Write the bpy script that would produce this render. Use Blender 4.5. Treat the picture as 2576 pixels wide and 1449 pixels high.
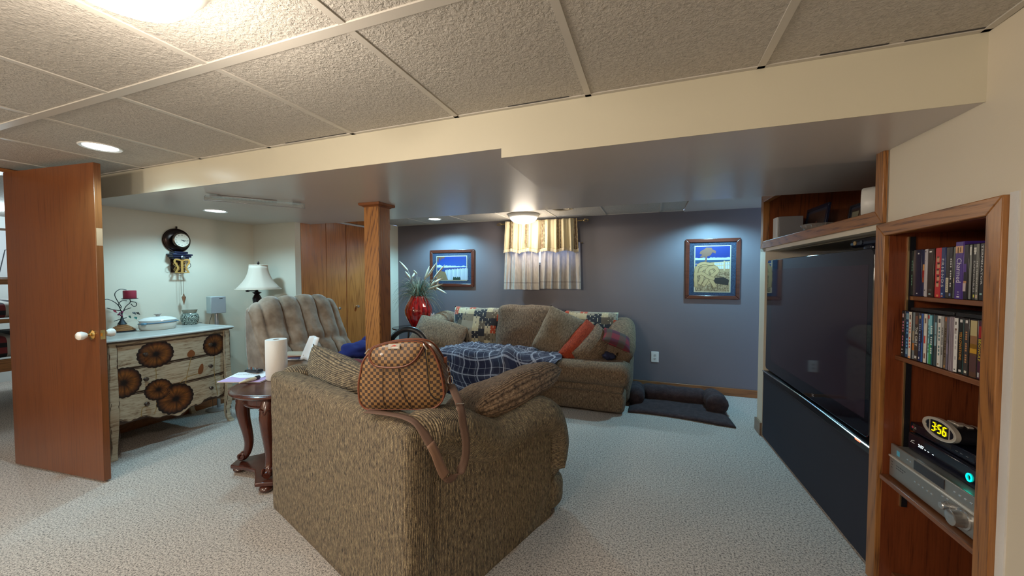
import bpy, bmesh, math, random
from math import sin, cos, pi, radians as R, sqrt, atan2, exp
from mathutils import Vector as V, Matrix, noise as MN
random.seed(7)
SC = bpy.context.scene
for o in list(bpy.data.objects): bpy.data.objects.remove(o)
COL = SC.collection

# ---------------- camera, world, exposure ----------------
cd = bpy.data.cameras.new('camera'); cam = bpy.data.objects.new('camera', cd); COL.objects.link(cam)
cd.sensor_width = 36; cd.lens = 954 / 2576 * 36; cd.clip_start = 0.02
cam.location = (0, 0, 1.33); cam.rotation_euler = (R(90 - 1.86), 0, R(20.25))
SC.camera = cam
w = bpy.data.worlds.new('sky'); SC.world = w; w.use_nodes = True
bg = w.node_tree.nodes['Background']; bg.inputs[0].default_value = (0.45, 0.62, 1.0, 1); bg.inputs[1].default_value = 2.5
SC.view_settings.view_transform = 'Standard'; SC.view_settings.look = 'None'
SC.view_settings.exposure = 0.43; SC.view_settings.gamma = 1.0; SC.view_settings.use_curve_mapping = False
WARM = (1.0, 0.87, 0.72); COOL = (0.45, 0.82, 1.0)
DOME_W = (18, 12, 54, 52); CAN_W = (48, 115, 46, 125)          # watts of the dome lamps and the recessed spots
DOMES = [(-1.15, 0.52, 2.07), (-1.46, 4.36, 2.07), (-1.2, -1.7, 2.07), (-3.1, -1.2, 2.07)]  # last two are unseen domes, added behind the camera as fill
CANS = [(-2.98, 1.25, 2.07), (-2.67, 4.32, 2.07), (-3.60, 2.24, 1.90), (0.62, 4.32, 2.07)]

# ---------------- node helpers ----------------
class NT:
    def __init__(s, name, col=(.8, .8, .8), rough=.5, metal=0, spec=None, **kw):
        s.m = bpy.data.materials.new(name); s.m.use_nodes = True
        s.t = s.m.node_tree; s.b = s.t.nodes['Principled BSDF']
        s.b.inputs['Base Color'].default_value = (*col, 1); s.b.inputs['Roughness'].default_value = rough
        s.b.inputs['Metallic'].default_value = metal
        if spec is not None: s.b.inputs['Specular IOR Level'].default_value = spec
        for k, v in kw.items():
            i = s.b.inputs[k.replace('_', ' ')]; i.default_value = (*v, 1) if isinstance(v, tuple) else v
    def n(s, ty, **kw):
        nd = s.t.nodes.new('ShaderNode' + ty)
        for k, v in kw.items():
            if k.startswith('i_'):
                key = k[2:]; key = int(key) if key.isdigit() else key.replace('_', ' ')
                if hasattr(v, 'is_output') or isinstance(v, bpy.types.NodeSocket): s.t.links.new(v, nd.inputs[key])
                else: nd.inputs[key].default_value = v
            else: setattr(nd, k, v)
        return nd
    def co(s, kind='Object', scale=(1, 1, 1), loc=(0, 0, 0), rot=(0, 0, 0)):
        c = s.n('TexCoord'); mp = s.n('Mapping', i_Vector=c.outputs[kind], i_Scale=scale, i_Location=loc, i_Rotation=rot)
        return mp.outputs[0]
    def noise(s, vec, scale=5., detail=3., rough=.5, dist=0., out=0):
        return s.n('TexNoise', i_Vector=vec, i_Scale=scale, i_Detail=detail, i_Roughness=rough, i_Distortion=dist).outputs[out]
    def ramp(s, fac, stops, interp='LINEAR'):
        r = s.n('ValToRGB', i_Fac=fac); cr = r.color_ramp; cr.interpolation = interp
        while len(cr.elements) < len(stops): cr.elements.new(.5)
        for e, (p, c) in zip(cr.elements, stops):
            e.position = p; e.color = (*c, 1) if len(c) == 3 else c
        return r.outputs[0]
    def mix(s, f, a, b, mode='MIX'):
        m = s.n('Mix', data_type='RGBA', blend_type=mode)
        for idx, x in ((0, f), (6, a), (7, b)):
            if isinstance(x, bpy.types.NodeSocket): s.t.links.new(x, m.inputs[idx])
            else: m.inputs[idx].default_value = (*x, 1) if isinstance(x, tuple) and len(x) == 3 else x
        return m.outputs[2]
    def math(s, op, a, b=0., c=None):
        m = s.n('Math', operation=op)
        for i, x in enumerate((a, b) if c is None else (a, b, c)):
            if isinstance(x, bpy.types.NodeSocket): s.t.links.new(x, m.inputs[i])
            else: m.inputs[i].default_value = x
        return m.outputs[0]
    def sep(s, vec):
        return s.n('SeparateXYZ', i_0=vec).outputs
    def col(s, x): s.t.links.new(x, s.b.inputs['Base Color']); return s
    def rgh(s, x): s.t.links.new(x, s.b.inputs['Roughness']); return s
    def bump(s, h, strength=.3, dist=.01, prev=None):
        b = s.n('Bump', i_Height=h, i_Strength=strength, i_Distance=dist)
        if prev: s.t.links.new(prev, b.inputs['Normal'])
        s.t.links.new(b.outputs[0], s.b.inputs['Normal']); return b.outputs[0]

def paint(name, col, rough=.5, bscale=180, bs=.08, var=.04):
    s = NT(name, col, rough); v = s.co()
    f = s.noise(v, 1.3, 2); c2 = tuple(c * (1 - var) for c in col); c3 = tuple(min(1, c * (1 + var)) for c in col)
    s.col(s.ramp(f, [(.3, c2), (.7, c3)])); s.bump(s.noise(v, bscale, 2), bs, .002); return s.m
def plain(name, col, rough=.5, metal=0, **kw):
    return NT(name, col, rough, metal, **kw).m
def emit(name, col, st):
    return NT(name, (0, 0, 0), .4, Emission_Color=col, Emission_Strength=st).m
def wood(name, light, dark, axis='Z', rough=.35, ring=9., stretch=.09, contrast=.5, coat=.2, seed=0.):
    s = NT(name, light, rough, Coat_Weight=coat, Coat_Roughness=.15)
    k = {'X': (stretch, 1, 1), 'Y': (1, stretch, 1), 'Z': (1, 1, stretch)}[axis]
    v = s.co('Object', k, (seed, seed * 1.7, seed * .6))
    wob = s.noise(s.co('Object', k, (seed + 4, seed, 2)), 26, 2, .5)
    big = s.math('MULTIPLY_ADD', wob, .02, s.noise(v, 3.0, 1, .4, .3))
    rings = s.math('MULTIPLY_ADD', s.math('SINE', s.math('MULTIPLY', big, ring * 4.5 * 6.28)), .5, .5)
    g = s.math('POWER', rings, 3.)
    kf = tuple(a * .35 if a == stretch else 1. for a in k)
    pore = s.noise(s.co('Object', kf, (seed + 3, seed, 1)), 210, 3, .65)
    pore = s.ramp(pore, [(.46, (0, 0, 0)), (.66, (1, 1, 1))])
    broad = s.noise(s.co('Object', k, (seed + 9, 2, seed)), 9., 3)
    f = s.math('ADD', s.math('MULTIPLY', s.math('MULTIPLY', g, contrast), s.math('MULTIPLY_ADD', pore, .75, .25)), s.math('MULTIPLY', pore, .22))
    f = s.math('ADD', f, s.math('MULTIPLY', broad, .35))
    s.col(s.ramp(f, [(.08, light), (.38, tuple(a * .62 + b * .38 for a, b in zip(light, dark))), (.85, dark)]))
    s.bump(f, .15, .002); return s.m
def chenille(name, base, dark, light, pitch=.007, rough=.95, ribs=.5):
    s = NT(name, base, rough, spec=.15, Sheen_Weight=.12, Sheen_Roughness=.5)
    c = s.co('UV'); x = s.sep(c)
    nz = s.noise(c, 30, 2)
    u = s.math('ADD', x[0], s.math('MULTIPLY', nz, .0025))
    rib = s.math('MULTIPLY_ADD', s.math('SINE', s.math('MULTIPLY', u, 6.2832 / pitch)), .5, .5)
    cross = s.math('MULTIPLY_ADD', s.math('SINE', s.math('MULTIPLY', x[1], 6.2832 / (pitch * .75))), .5, .5)
    fl = s.noise(s.co('UV', (1, .16, 1)), 330, 3, .7)
    fl2 = s.noise(s.co('UV', (1, .35, 1)), 75, 3, .65)
    t = s.math('ADD', s.math('MULTIPLY', fl, .62), s.math('MULTIPLY', fl2, .38))
    colr = s.ramp(t, [(.40, dark), (.465, tuple(a * .75 + b * .25 for a, b in zip(base, dark))), (.52, base), (.61, light)])
    h = s.math('MULTIPLY', s.math('POWER', rib, .6), s.math('MULTIPLY_ADD', cross, .35, .65))
    shade = s.ramp(h, [(.12, (.12, .11, .13)), (.50, (.85, .85, .85)), (.9, (1.35, 1.32, 1.25))])
    s.col(s.mix(ribs, colr, s.mix(1., colr, shade, 'MULTIPLY')))
    s.bump(h, .8, .006); return s.m

# ---------------- mesh helpers ----------------
class MB:
    def __init__(s, M=None): s.v = []; s.f = []; s.uv = []; s.M = M or Matrix()
    def at(s, loc=(0, 0, 0), rot=(0, 0, 0), sc=1):
        from mathutils import Euler
        s.M = Matrix.Translation(V(loc)) @ Euler(rot).to_matrix().to_4x4() @ (Matrix.Diagonal((*( (sc,)*3 if not isinstance(sc, tuple) else sc), 1)))
        return s
    def add(s, vs, fs, uvs=None):
        b = len(s.v); s.v += [tuple(s.M @ V(p)) for p in vs]
        for i, f in enumerate(fs):
            s.f.append(tuple(b + k for k in f))
            s.uv.append(uvs[i] if uvs else [(0, 0)] * len(f))
        return s
    def box(s, x0, x1, y0, y1, z0, z1):
        if x0 > x1: x0, x1 = x1, x0
        if y0 > y1: y0, y1 = y1, y0
        if z0 > z1: z0, z1 = z1, z0
        vs = [(x, y, z) for x in (x0, x1) for y in (y0, y1) for z in (z0, z1)]
        fs = [(0, 1, 3, 2), (4, 6, 7, 5), (0, 4, 5, 1), (2, 3, 7, 6), (0, 2, 6, 4), (1, 5, 7, 3)]
        uvs = []
        for i, f in enumerate(fs):
            a, b = ((1, 2), (1, 2), (0, 2), (0, 2), (0, 1), (0, 1))[i]
            uvs.append([(vs[k][a], vs[k][b]) for k in f])
        return s.add(vs, fs, uvs)
    def cbox(s, c, d): return s.box(c[0] - d[0] / 2, c[0] + d[0] / 2, c[1] - d[1] / 2, c[1] + d[1] / 2, c[2] - d[2] / 2, c[2] + d[2] / 2)
    def grid(s, P, UV=None, cu=False, cv=False):
        nu, nv = len(P), len(P[0]); vs = [p for r in P for p in r]; fs = []; uvs = []
        for i in range(nu if cu else nu - 1):
            for j in range(nv if cv else nv - 1):
                i2, j2 = (i + 1) % nu, (j + 1) % nv
                fs.append((i * nv + j, i2 * nv + j, i2 * nv + j2, i * nv + j2))
                if UV:
                    ui, uj = (i + 1, j + 1)
                    g = lambda a, b: UV(a, b)
                    uvs.append([g(i, j), g(ui, j), g(ui, uj), g(i, uj)])
        return s.add(vs, fs, uvs or None)
    def lathe(s, prof, n=24, c=(0, 0, 0), sx=1, sy=1, a0=0, a1=2 * pi, fn=None):
        cl = abs(a1 - a0 - 2 * pi) < 1e-6; P = []
        m = n if cl else n + 1
        for i in range(m):
            a = a0 + (a1 - a0) * i / n; row = []
            for r, z in prof:
                rr = r * (fn(a, z) if fn else 1)
                row.append((c[0] + rr * cos(a) * sx, c[1] + rr * sin(a) * sy, c[2] + z))
            P.append(row)
        rm = max(p[0] for p in prof)
        L = [0]
        for k in range(1, len(prof)): L.append(L[-1] + math.hypot(prof[k][0] - prof[k - 1][0], prof[k][1] - prof[k - 1][1]))
        return s.grid(P, lambda i, j: (i / n * (a1 - a0) * rm, L[j]), cu=cl)
    def tube(s, pts, r=.01, n=8, closed=False, flat=1.):
        pts = [V(p) for p in pts]; N = len(pts); P = []; up = None; L = [0]
        for i in range(1, N): L.append(L[-1] + (pts[i] - pts[i - 1]).length)
        for i in range(N):
            if closed: t = pts[(i + 1) % N] - pts[i - 1]
            else: t = pts[min(i + 1, N - 1)] - pts[max(i - 1, 0)]
            t = t.normalized() if t.length > 1e-9 else V((0, 0, 1))
            if up is None:
                up = V((0, 0, 1)) if abs(t.z) < .9 else V((1, 0, 0))
            up = (up - t * up.dot(t)); up = up.normalized() if up.length > 1e-6 else t.orthogonal().normalized()
            sd = t.cross(up); rr = r[i] if isinstance(r, (list, tuple)) else r
            P.append([tuple(pts[i] + up * rr * flat * cos(2 * pi * k / n) + sd * rr * sin(2 * pi * k / n)) for k in range(n)])
        L.append(L[-1] + .02)
        rm_ = max(r) if isinstance(r, (list, tuple)) else r
        s.grid(P, lambda i, j: (L[min(i, len(L) - 1)], j / n * 6.28 * rm_), cu=closed, cv=True)
        if not closed:
            for row in (P[0], P[-1]): s.add(row, [tuple(range(n))])
        return s
    def prism(s, poly, z0, z1):
        n = len(poly); vs = [(x, y, z0) for x, y in poly] + [(x, y, z1) for x, y in poly]
        fs = [tuple(range(n)), tuple(range(n, 2 * n))]; uvs = [[tuple(p) for p in poly]] * 2
        for i in range(n):
            j = (i + 1) % n; fs.append((i, j, n + j, n + i))
            d = math.hypot(poly[j][0] - poly[i][0], poly[j][1] - poly[i][1]); uvs.append([(0, z0), (d, z0), (d, z1), (0, z1)])
        return s.add(vs, fs, uvs)
    def rbox(s, w, d, h, r=.03, n=8, bulge=(0, 0, 0), nz=0., seed=0., fn=None, uvrot=False):
        """soft rounded box centred on the origin: rounding r, faces puffed by bulge, wrinkled by nz"""
        H = (w / 2, d / 2, h / 2); r = min(r, *H)
        def pt(a):
            q = V([max(-(H[k] - r), min(H[k] - r, a[k])) for k in range(3)])
            e = V(a) - q
            e = e.normalized() * r if e.length > 1e-9 else e
            p = q + e; t = [a[k] / H[k] for k in range(3)]
            for k in range(3):
                i, j = [m for m in range(3) if m != k]
                p[k] += bulge[k] * t[k] * (1 - t[i] ** 2) * (1 - t[j] ** 2)
            if nz:
                nn = MN.noise_vector(p * 5 + V((seed, seed, 0))) * nz + MN.noise_vector(p * 14 + V((seed, 3, 0))) * nz * .35
                p = p + nn
            if fn: p = V(fn(p))
            return tuple(p)
        c = lambda k, i: -H[k] + 2 * H[k] * (.5 - .5 * cos(pi * i / n)) if False else -H[k] + 2 * H[k] * i / n
        def axis(k):
            m = max(2, n); a = [-H[k] + (r * q / 3) for q in range(3)]
            mid = [-(H[k] - r) + 2 * (H[k] - r) * q / m for q in range(m + 1)]
            return a + mid + [H[k] - (r * q / 3) for q in (2, 1, 0)]
        ax = [axis(k) for k in range(3)]
        for k in range(3):
            i, j = [m for m in range(3) if m != k]
            for sg in (-1, 1):
                P = []
                for a in ax[i]:
                    row = []
                    for b in ax[j]:
                        p = [0, 0, 0]; p[k] = sg * H[k]; p[i] = a; p[j] = b; row.append(pt(p))
                    P.append(row)
                A, B = ax[i], ax[j]
                off = (H[2] + H[1]) * sg if k == 1 else (H[0] if k == 0 else 0) * sg
                if k == 0: UVf = lambda a, b, A=A, B=B, sg=sg: (A[a], B[b])
                elif k == 1: UVf = lambda a, b, A=A, B=B: (A[a], B[b])
                else: UVf = lambda a, b, A=A, B=B: (A[a], B[b] + H[2])
                if uvrot:
                    g0 = UVf; UVf = lambda a, b, g0=g0: (g0(a, b)[1], g0(a, b)[0])
                s.grid(P, UVf)
        return s
    def pillow(s, w, h, d, n=18, pinch=.07, nz=.012, seed=0., p=2.6, fn=None, uvr=False):
        """cushion lying in the XZ plane, thickness d along Y, pointed corners"""
        for sg in (-1, 1):
            P = []
            for i in range(n + 1):
                row = []
                a = -1 + 2 * i / n; a = sin(a * pi / 2) * .35 + a * .65
                for j in range(n + 1):
                    b = -1 + 2 * j / n; b = sin(b * pi / 2) * .35 + b * .65
                    x = w / 2 * a * (1 - pinch * (1 - b * b) * 1.0 * abs(a)); z = h / 2 * b * (1 - pinch * (1 - a * a) * abs(b))
                    k = max(0, (1 - abs(a) ** p)) ** .55 * max(0, (1 - abs(b) ** p)) ** .55
                    y = sg * d / 2 * k; q = V((x, y, z))
                    if nz:
                        e = k ** .5
                        q.y += (MN.noise(V((x * 5 + seed, sg * 3, z * 5))) * nz + MN.noise(V((x * 13 + seed, sg * 3, z * 13))) * nz * .4) * e
                        ed = (1 - k) * nz * .6
                        q.x += MN.noise(V((z * 9, seed, 4))) * ed; q.z += MN.noise(V((x * 9, seed, 9))) * ed
                    if fn: q = V(fn(q))
                    row.append(tuple(q))
                P.append(row)
            ff = lambda i, j: ((-1 + 2 * i / n) * w / 2, (-1 + 2 * j / n) * h / 2 + (0 if sg < 0 else 1))
            if uvr: g = ff; s.grid(P, lambda i, j: g(i, j)[::-1])
            else: s.grid(P, ff)
        return s
    def build(s, name, mat, parent=None, smooth=False, bev=0, sub=0, solid=0, recalc=True, ang=40, seg=2, weld=False, loc=None):
        me = bpy.data.meshes.new(name); me.from_pydata(s.v, [], s.f)
        ul = me.uv_layers.new(name='UVMap'); flat = [c for f in s.uv for p in f for c in p]; ul.data.foreach_set('uv', flat)
        if recalc or weld:
            bm = bmesh.new(); bm.from_mesh(me)
            if weld: bmesh.ops.remove_doubles(bm, verts=bm.verts, dist=1e-5)
            bmesh.ops.recalc_face_normals(bm, faces=bm.faces); bm.to_mesh(me); bm.free()
        if smooth:
            me.polygons.foreach_set('use_smooth', [True] * len(me.polygons)); me.set_sharp_from_angle(angle=R(ang))
        me.materials.append(mat)
        o = bpy.data.objects.new(name, me); COL.objects.link(o)
        if parent: o.parent = parent
        if loc: o.location = loc
        if bev:
            b = o.modifiers.new('b', 'BEVEL'); b.width = bev; b.segments = seg; b.limit_method = 'ANGLE'; b.angle_limit = R(35)
            me.polygons.foreach_set('use_smooth', [True] * len(me.polygons)); me.set_sharp_from_angle(angle=R(ang))
            b.harden_normals = False
        if solid:
            m = o.modifiers.new('s', 'SOLIDIFY'); m.thickness = solid; m.offset = 0
        if sub:
            m = o.modifiers.new('u', 'SUBSURF'); m.levels = m.render_levels = sub
        return o
def B(name, mat, parent, *b, bev=0, **kw):      # one box part
    return MB().box(*b).build(name, mat, parent, bev=bev, **kw)
def empty(name, label, cat, loc=(0, 0, 0), rz=0, group=None, kind=None, rot=None):
    o = bpy.data.objects.new(name, None); COL.objects.link(o); o.location = loc; o.rotation_euler = rot or (0, 0, rz)
    o.empty_display_size = .1
    if kind: o['kind'] = kind
    if label: o['label'] = label
    if cat: o['category'] = cat
    if group: o['group'] = group
    return o
def tag(o, label, cat, group=None):
    o['label'] = label; o['category'] = cat
    if group: o['group'] = group
    return o
def struct(o, label=None, cat=None):
    o['kind'] = 'structure'
    if label: o['label'] = label
    if cat: o['category'] = cat
    return o
_tc = {}
def text_geo(txt, size=1., res=2):
    if (txt, res) not in _tc:
        c = bpy.data.curves.new('t', 'FONT'); c.body = txt; c.size = 1; c.resolution_u = res; c.align_x = 'CENTER'; c.align_y = 'CENTER'
        o = bpy.data.objects.new('t', c); COL.objects.link(o); dg = bpy.context.evaluated_depsgraph_get(); dg.update()
        me = o.evaluated_get(dg).to_mesh()
        _tc[(txt, res)] = ([tuple(v.co) for v in me.vertices], [tuple(p.vertices) for p in me.polygons])
        bpy.data.objects.remove(o); bpy.data.curves.remove(c)
    return _tc[(txt, res)]
def text(name, txt, size, mat, parent, M, width=None, squash=1.):
    """flat lettering in the local XY plane of M"""
    vs, fs = text_geo(txt)
    if not vs: return None
    xs = [v[0] for v in vs]; wd = max(xs) - min(xs); k = size
    kx = width / wd if width else size * squash
    mb = MB(M); mb.add([(x * kx, y * k, 0) for x, y, z in vs], fs)
    return mb.build(name, mat, parent, recalc=False)
def frame_from(o, xd, yd):
    xd = V(xd).normalized(); yd = V(yd).normalized(); z = xd.cross(yd)
    M = Matrix((xd, yd, z)).transposed().to_4x4(); M.translation = V(o); return M
def catmull(pts, n=6, closed=False):
    pts = [V(p) for p in pts]; out = []; N = len(pts)
    rng = range(N) if closed else range(N - 1)
    for i in rng:
        p0 = pts[(i - 1) % N] if closed else pts[max(i - 1, 0)]; p1 = pts[i]; p2 = pts[(i + 1) % N]; p3 = pts[(i + 2) % N] if closed else pts[min(i + 2, N - 1)]
        for k in range(n):
            t = k / n
            out.append(.5 * ((2 * p1) + (p2 - p0) * t + (2 * p0 - 5 * p1 + 4 * p2 - p3) * t * t + (3 * p1 - p0 - 3 * p2 + p3) * t ** 3))
    if not closed: out.append(pts[-1])
    return out

# ---------------- materials ----------------
CREAM = paint('cream wall paint', (.66, .60, .49), .42)
SOFF = paint('soffit ceiling paint', (.62, .565, .535), .28, bs=.03)
SOFFACE = paint('soffit face paint', (.60, .565, .45), .3, bs=.03)
BLUE = paint('grey blue wall paint', (.150, .138, .158), .38)
WHITE = plain('white plastic', (.75, .75, .73), .35)
BLACKP = plain('black plastic', (.012, .012, .016), .3)
BRASS = plain('brass', (.75, .50, .18), .25, 1)
CHROME = plain('chrome', (.7, .7, .72), .18, 1)
SILVER = plain('silver plastic', (.42, .42, .42), .35, .6)
OAK = {a: wood('golden oak ' + a, (.37, .160, .045), (.11, .040, .014), a, ring=9, contrast=.65) for a in 'XYZ'}
DOORW = wood('reddish brown veneer', (.215, .070, .020), (.088, .025, .008), 'Z', rough=.3, ring=4, contrast=.3, stretch=.05)
CLOSETW = wood('orange oak veneer', (.47, .165, .042), (.17, .054, .014), 'Z', ring=6, contrast=.5, stretch=.06, rough=.25)
SHELFW = wood('dark red oak', (.20, .050, .016), (.065, .014, .006), 'Z', ring=4, contrast=.4, rough=.35)
MAHOG = wood('dark mahogany', (.090, .022, .012), (.022, .006, .004), 'Z', ring=3, contrast=.4, rough=.22, coat=.5)
BASEW = wood('oak baseboard', (.30, .115, .035), (.12, .04, .012), 'X', ring=5)
s = NT('cut pile carpet', (.5, .46, .42), .97, spec=.1)
v = s.co(); f = s.noise(v, 105, 3, .75); f2 = s.noise(v, 230, 2, .7); big = s.noise(v, 1.6, 2)
mx = s.math('ADD', s.math('MULTIPLY', f, .6), s.math('MULTIPLY', f2, .4))
c = s.ramp(mx, [(.38, (.05, .04, .038)), (.455, (.34, .30, .27)), (.51, (.68, .595, .53)), (.66, (.88, .79, .72))])
s.col(s.mix(s.math('MULTIPLY', big, .3), c, (.50, .45, .41))); s.bump(mx, .9, .012); CARPET = s.m
s = NT('textured ceiling tile', (.6, .57, .52), .9, spec=.2)
v = s.co(); f = s.noise(v, 95, 3, .6, .6); f2 = s.noise(v, 35, 2)
s.col(s.ramp(f, [(.3, (.42, .395, .36)), (.6, (.55, .52, .475))])); s.bump(s.math('ADD', f, s.math('MULTIPLY', f2, .5)), .75, .009); TILE = s.m
GRID = plain('painted ceiling grid', (.56, .53, .48), .45)
GLOWD = emit('lit white glass', (1, .93, .82), 6)
GLOWC = emit('lit recessed lamp', (.72, .93, 1), 12)
# ================= the room =================
ZC = 2.07; XL = -4.2; YB = 4.75; YF = -3.2; XR = 3.0
fl = B('floor', CARPET, None, -8.2, XR, YF, YB + .1, -.1, 0); struct(fl)
WP0 = V((.95, 1.5)); WD = (V((.87, 3.67)) - WP0).normalized(); WN = V((WD.y, -WD.x))
WALLROT = atan2(WD.y, WD.x) - pi / 2
def Wp(s, n, z): p = WP0 + WD * s + WN * n; return V((p.x, p.y, z))
# local frame of the right wall: x = into the wall (n), y = along the wall (s)
MWALL = Matrix.Translation((WP0.x, WP0.y, 0)) @ Matrix.Rotation(WALLROT, 4, 'Z')
def wbox(mb, s0, s1, n0, n1, z0, z1):
    old = mb.M; mb.M = MWALL; mb.box(n0, n1, s0, s1, z0, z1); mb.M = old; return mb
def WB(name, mat, parent, s0, s1, n0, n1, z0, z1, bev=0):
    return wbox(MB(), s0, s1, n0, n1, z0, z1).build(name, mat, parent, bev=bev)

# right wall (with the television opening, the niche above it and the media shelf opening)
mb = MB()
wbox(mb, -4.9, .03, 0, .12, 0, ZC)                # near part, before the media shelf
wbox(mb, .03, .575, 0, .12, 1.535, ZC)             # over the media shelf
wbox(mb, .555, .615, 0, .12, 0, 1.58)             # post between shelf and television
wbox(mb, .575, 2.28, 0, .10, 1.53, 1.60)           # band between television and niche
wbox(mb, .555, .59, 0, .10, 1.58, ZC)
wbox(mb, 2.145, 2.28, 0, .8, 0, 1.58); wbox(mb, 2.2, 2.28, 0, .8, 1.58, ZC)
wr = mb.build('wall_right', CREAM); struct(wr)
# television recess and the return wall beyond
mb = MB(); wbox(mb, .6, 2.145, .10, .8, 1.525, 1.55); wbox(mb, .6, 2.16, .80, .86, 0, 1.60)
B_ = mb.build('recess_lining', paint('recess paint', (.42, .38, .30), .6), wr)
mb = MB(); mb.box(XR - .1, XR, 3.7, YB, 0, ZC); mb.build('wall_far', CREAM, wr)

# back wall with the window opening
X0, X1, Z0, Z1 = -1.78, -.88, 1.47, 1.98
mb = MB(); mb.box(-3.7, X0, YB, YB + .2, 0, ZC); mb.box(X1, XR, YB, YB + .2, 0, ZC); mb.box(X0, X1, YB, YB + .2, 0, Z0); mb.box(X0, X1, YB, YB + .2, Z1, ZC)
wb = mb.build('wall_back', BLUE); struct(wb)
win = struct(empty('window_1', None, None))
wf = MB(); t = .035
wf.box(X0, X1, YB + .10, YB + .14, Z0, Z0 + t); wf.box(X0, X1, YB + .10, YB + .14, Z1 - t, Z1); wf.box(X0, X0 + t, YB + .10, YB + .14, Z0 + t, Z1 - t)
wf.box(X1 - t, X1, YB + .10, YB + .14, Z0 + t, Z1 - t); wf.box(-1.345, -1.315, YB + .10, YB + .14, Z0 + t, Z1 - t)
wf.build('window_frame', WHITE, win)
GLASS = plain('window glass', (1, 1, 1), .02, Transmission_Weight=1.0, IOR=1.45)
for a, b in ((X0 + t, -1.345), (-1.315, X1 - t)): B('pane', GLASS, win, a, b, YB + .118, YB + .122, Z0 + t, Z1 - t)

# left wall with the bedroom doorway, alcove wall, closet wall
DY0, DY1 = .42, 1.345
mb = MB(); mb.box(XL - .12, XL, YF, DY0 - .02, 0, ZC); mb.box(XL - .12, XL, DY1 + .02, 3.0, 0, ZC)
wl = mb.build('wall_left', CREAM); struct(wl)
mb = MB(); mb.box(XL - .1, -3.68, 3.0, 3.07, 0, ZC); mb.box(-3.68, -3.57, 3.0, 3.07, 0, ZC)
mb.box(-3.70, -3.57, 4.56, YB, 0, ZC); mb.box(-3.72, -3.60, 3.07, 4.56, 1.985, ZC)
mb.build('closet_wall', paint('beige return paint', (.60, .56, .47), .45), wl)
mb = MB(); mb.box(XL - .1, XR, YF - .1, YF, 0, ZC); struct(mb.build('wall_front', CREAM))
# closet doors
dc = struct(empty('door_2', None, None))
for y0, y1, kn in ((3.075, 3.412, 0), (3.416, 3.718, 3.575), (3.728, 4.06, 3.885), (4.064, 4.55, 0)):
    p = MB().box(-3.60, -3.572, y0, y1, .03, 1.965).build('door_panel', CLOSETW, dc, bev=.002)
    if kn:
        MB().at((-3.572, kn, .935), (0, pi / 2, 0)).lathe([(.002, 0), (.008, 0), (.007, .014), (.017, .022), (.019, .03), (.014, .04), (.001, .043)], 16).build('knob', plain('pewter knob', (.6, .56, .5), .25, .9), p, smooth=True)
B('closet_track', GRID, dc, -3.60, -3.565, 3.08, 4.56, 1.968, 1.985)
B('closet_header', CLOSETW, dc, -3.602, -3.560, 3.08, 4.56, 1.99, 2.065)

# open door
dr = struct(empty('door_1', None, None, (XL + .02, 1.253, 0), atan2(.083, .892)), 'brown flush door standing open beside the cream dresser', None)
B('door_slab', DOORW, dr, 0, .905, 0, .036, .012, 2.038, bev=.0015)
IVORY = plain('white china', (.85, .83, .78), .12)
B('latch_plate', BRASS, dr, .9045, .9065, .006, .030, .925, .985)
B('latch_bolt', BRASS, dr, .9065, .916, .012, .024, .945, .965)
SPL = paint('bare splintered door edge', (.42, .24, .13), .8, 60, .5, .35)
B('worn_edge', SPL, dr, .9045, .9058, .004, .034, 1.52, 1.63)
for sg, y in ((-1, 0), (1, .036)):
    k = MB().at((.845, y, .955), (sg * -pi / 2 * -1 if sg > 0 else pi / 2, 0, 0))
    k.at((.845, y, .955), (pi / 2 if sg < 0 else -pi / 2, 0, 0)).lathe([(.001, .001), (.032, .001), (.032, .006), (.024, .010), (.010, .014), (.009, .034), (.001, .034)], 24)
    h = k.build('door_handle', BRASS, dr, smooth=True)
    MB().at((.845, y, .955), (pi / 2 if sg < 0 else -pi / 2, 0, 0)).lathe([(.001, .03), (.016, .03), (.022, .04), (.027, .052), (.026, .066), (.018, .074), (.001, .076)], 24).build('china_knob', IVORY, h, smooth=True)
# door frame
mb = MB(); mb.box(XL - .14, XL + .015, DY0 - .07, DY1 + .03, 2.042, 2.068); mb.box(XL - .13, XL + .012, DY0 - .06, DY0, 0, 2.042)
mb.box(XL - .13, XL + .0, DY1 + .002, DY1 + .022, 0, 2.042)
struct(mb.build('trim_1', wood('door casing oak', (.30, .11, .03), (.12, .035, .01), 'Y', ring=4), bev=.003))

# baseboards
def base(name, *b, mat=BASEW): return struct(B(name, mat, None, *b, bev=.004))
base('baseboard_back', -3.57, XR, YB - .018, YB, 0, .085)
base('baseboard_left', XL, XL + .018, DY1 + .06, 3.0, 0, .085)
bb = wbox(MB(), 2.143, 2.295, -.016, 0, 0, .105); wbox(bb, 2.28, 2.296, 0, .5, 0, .105)
struct(bb.build('baseboard_right', wood('worn baseboard', (.26, .18, .12), (.13, .08, .05), 'Y', ring=3), bev=.003))

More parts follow.
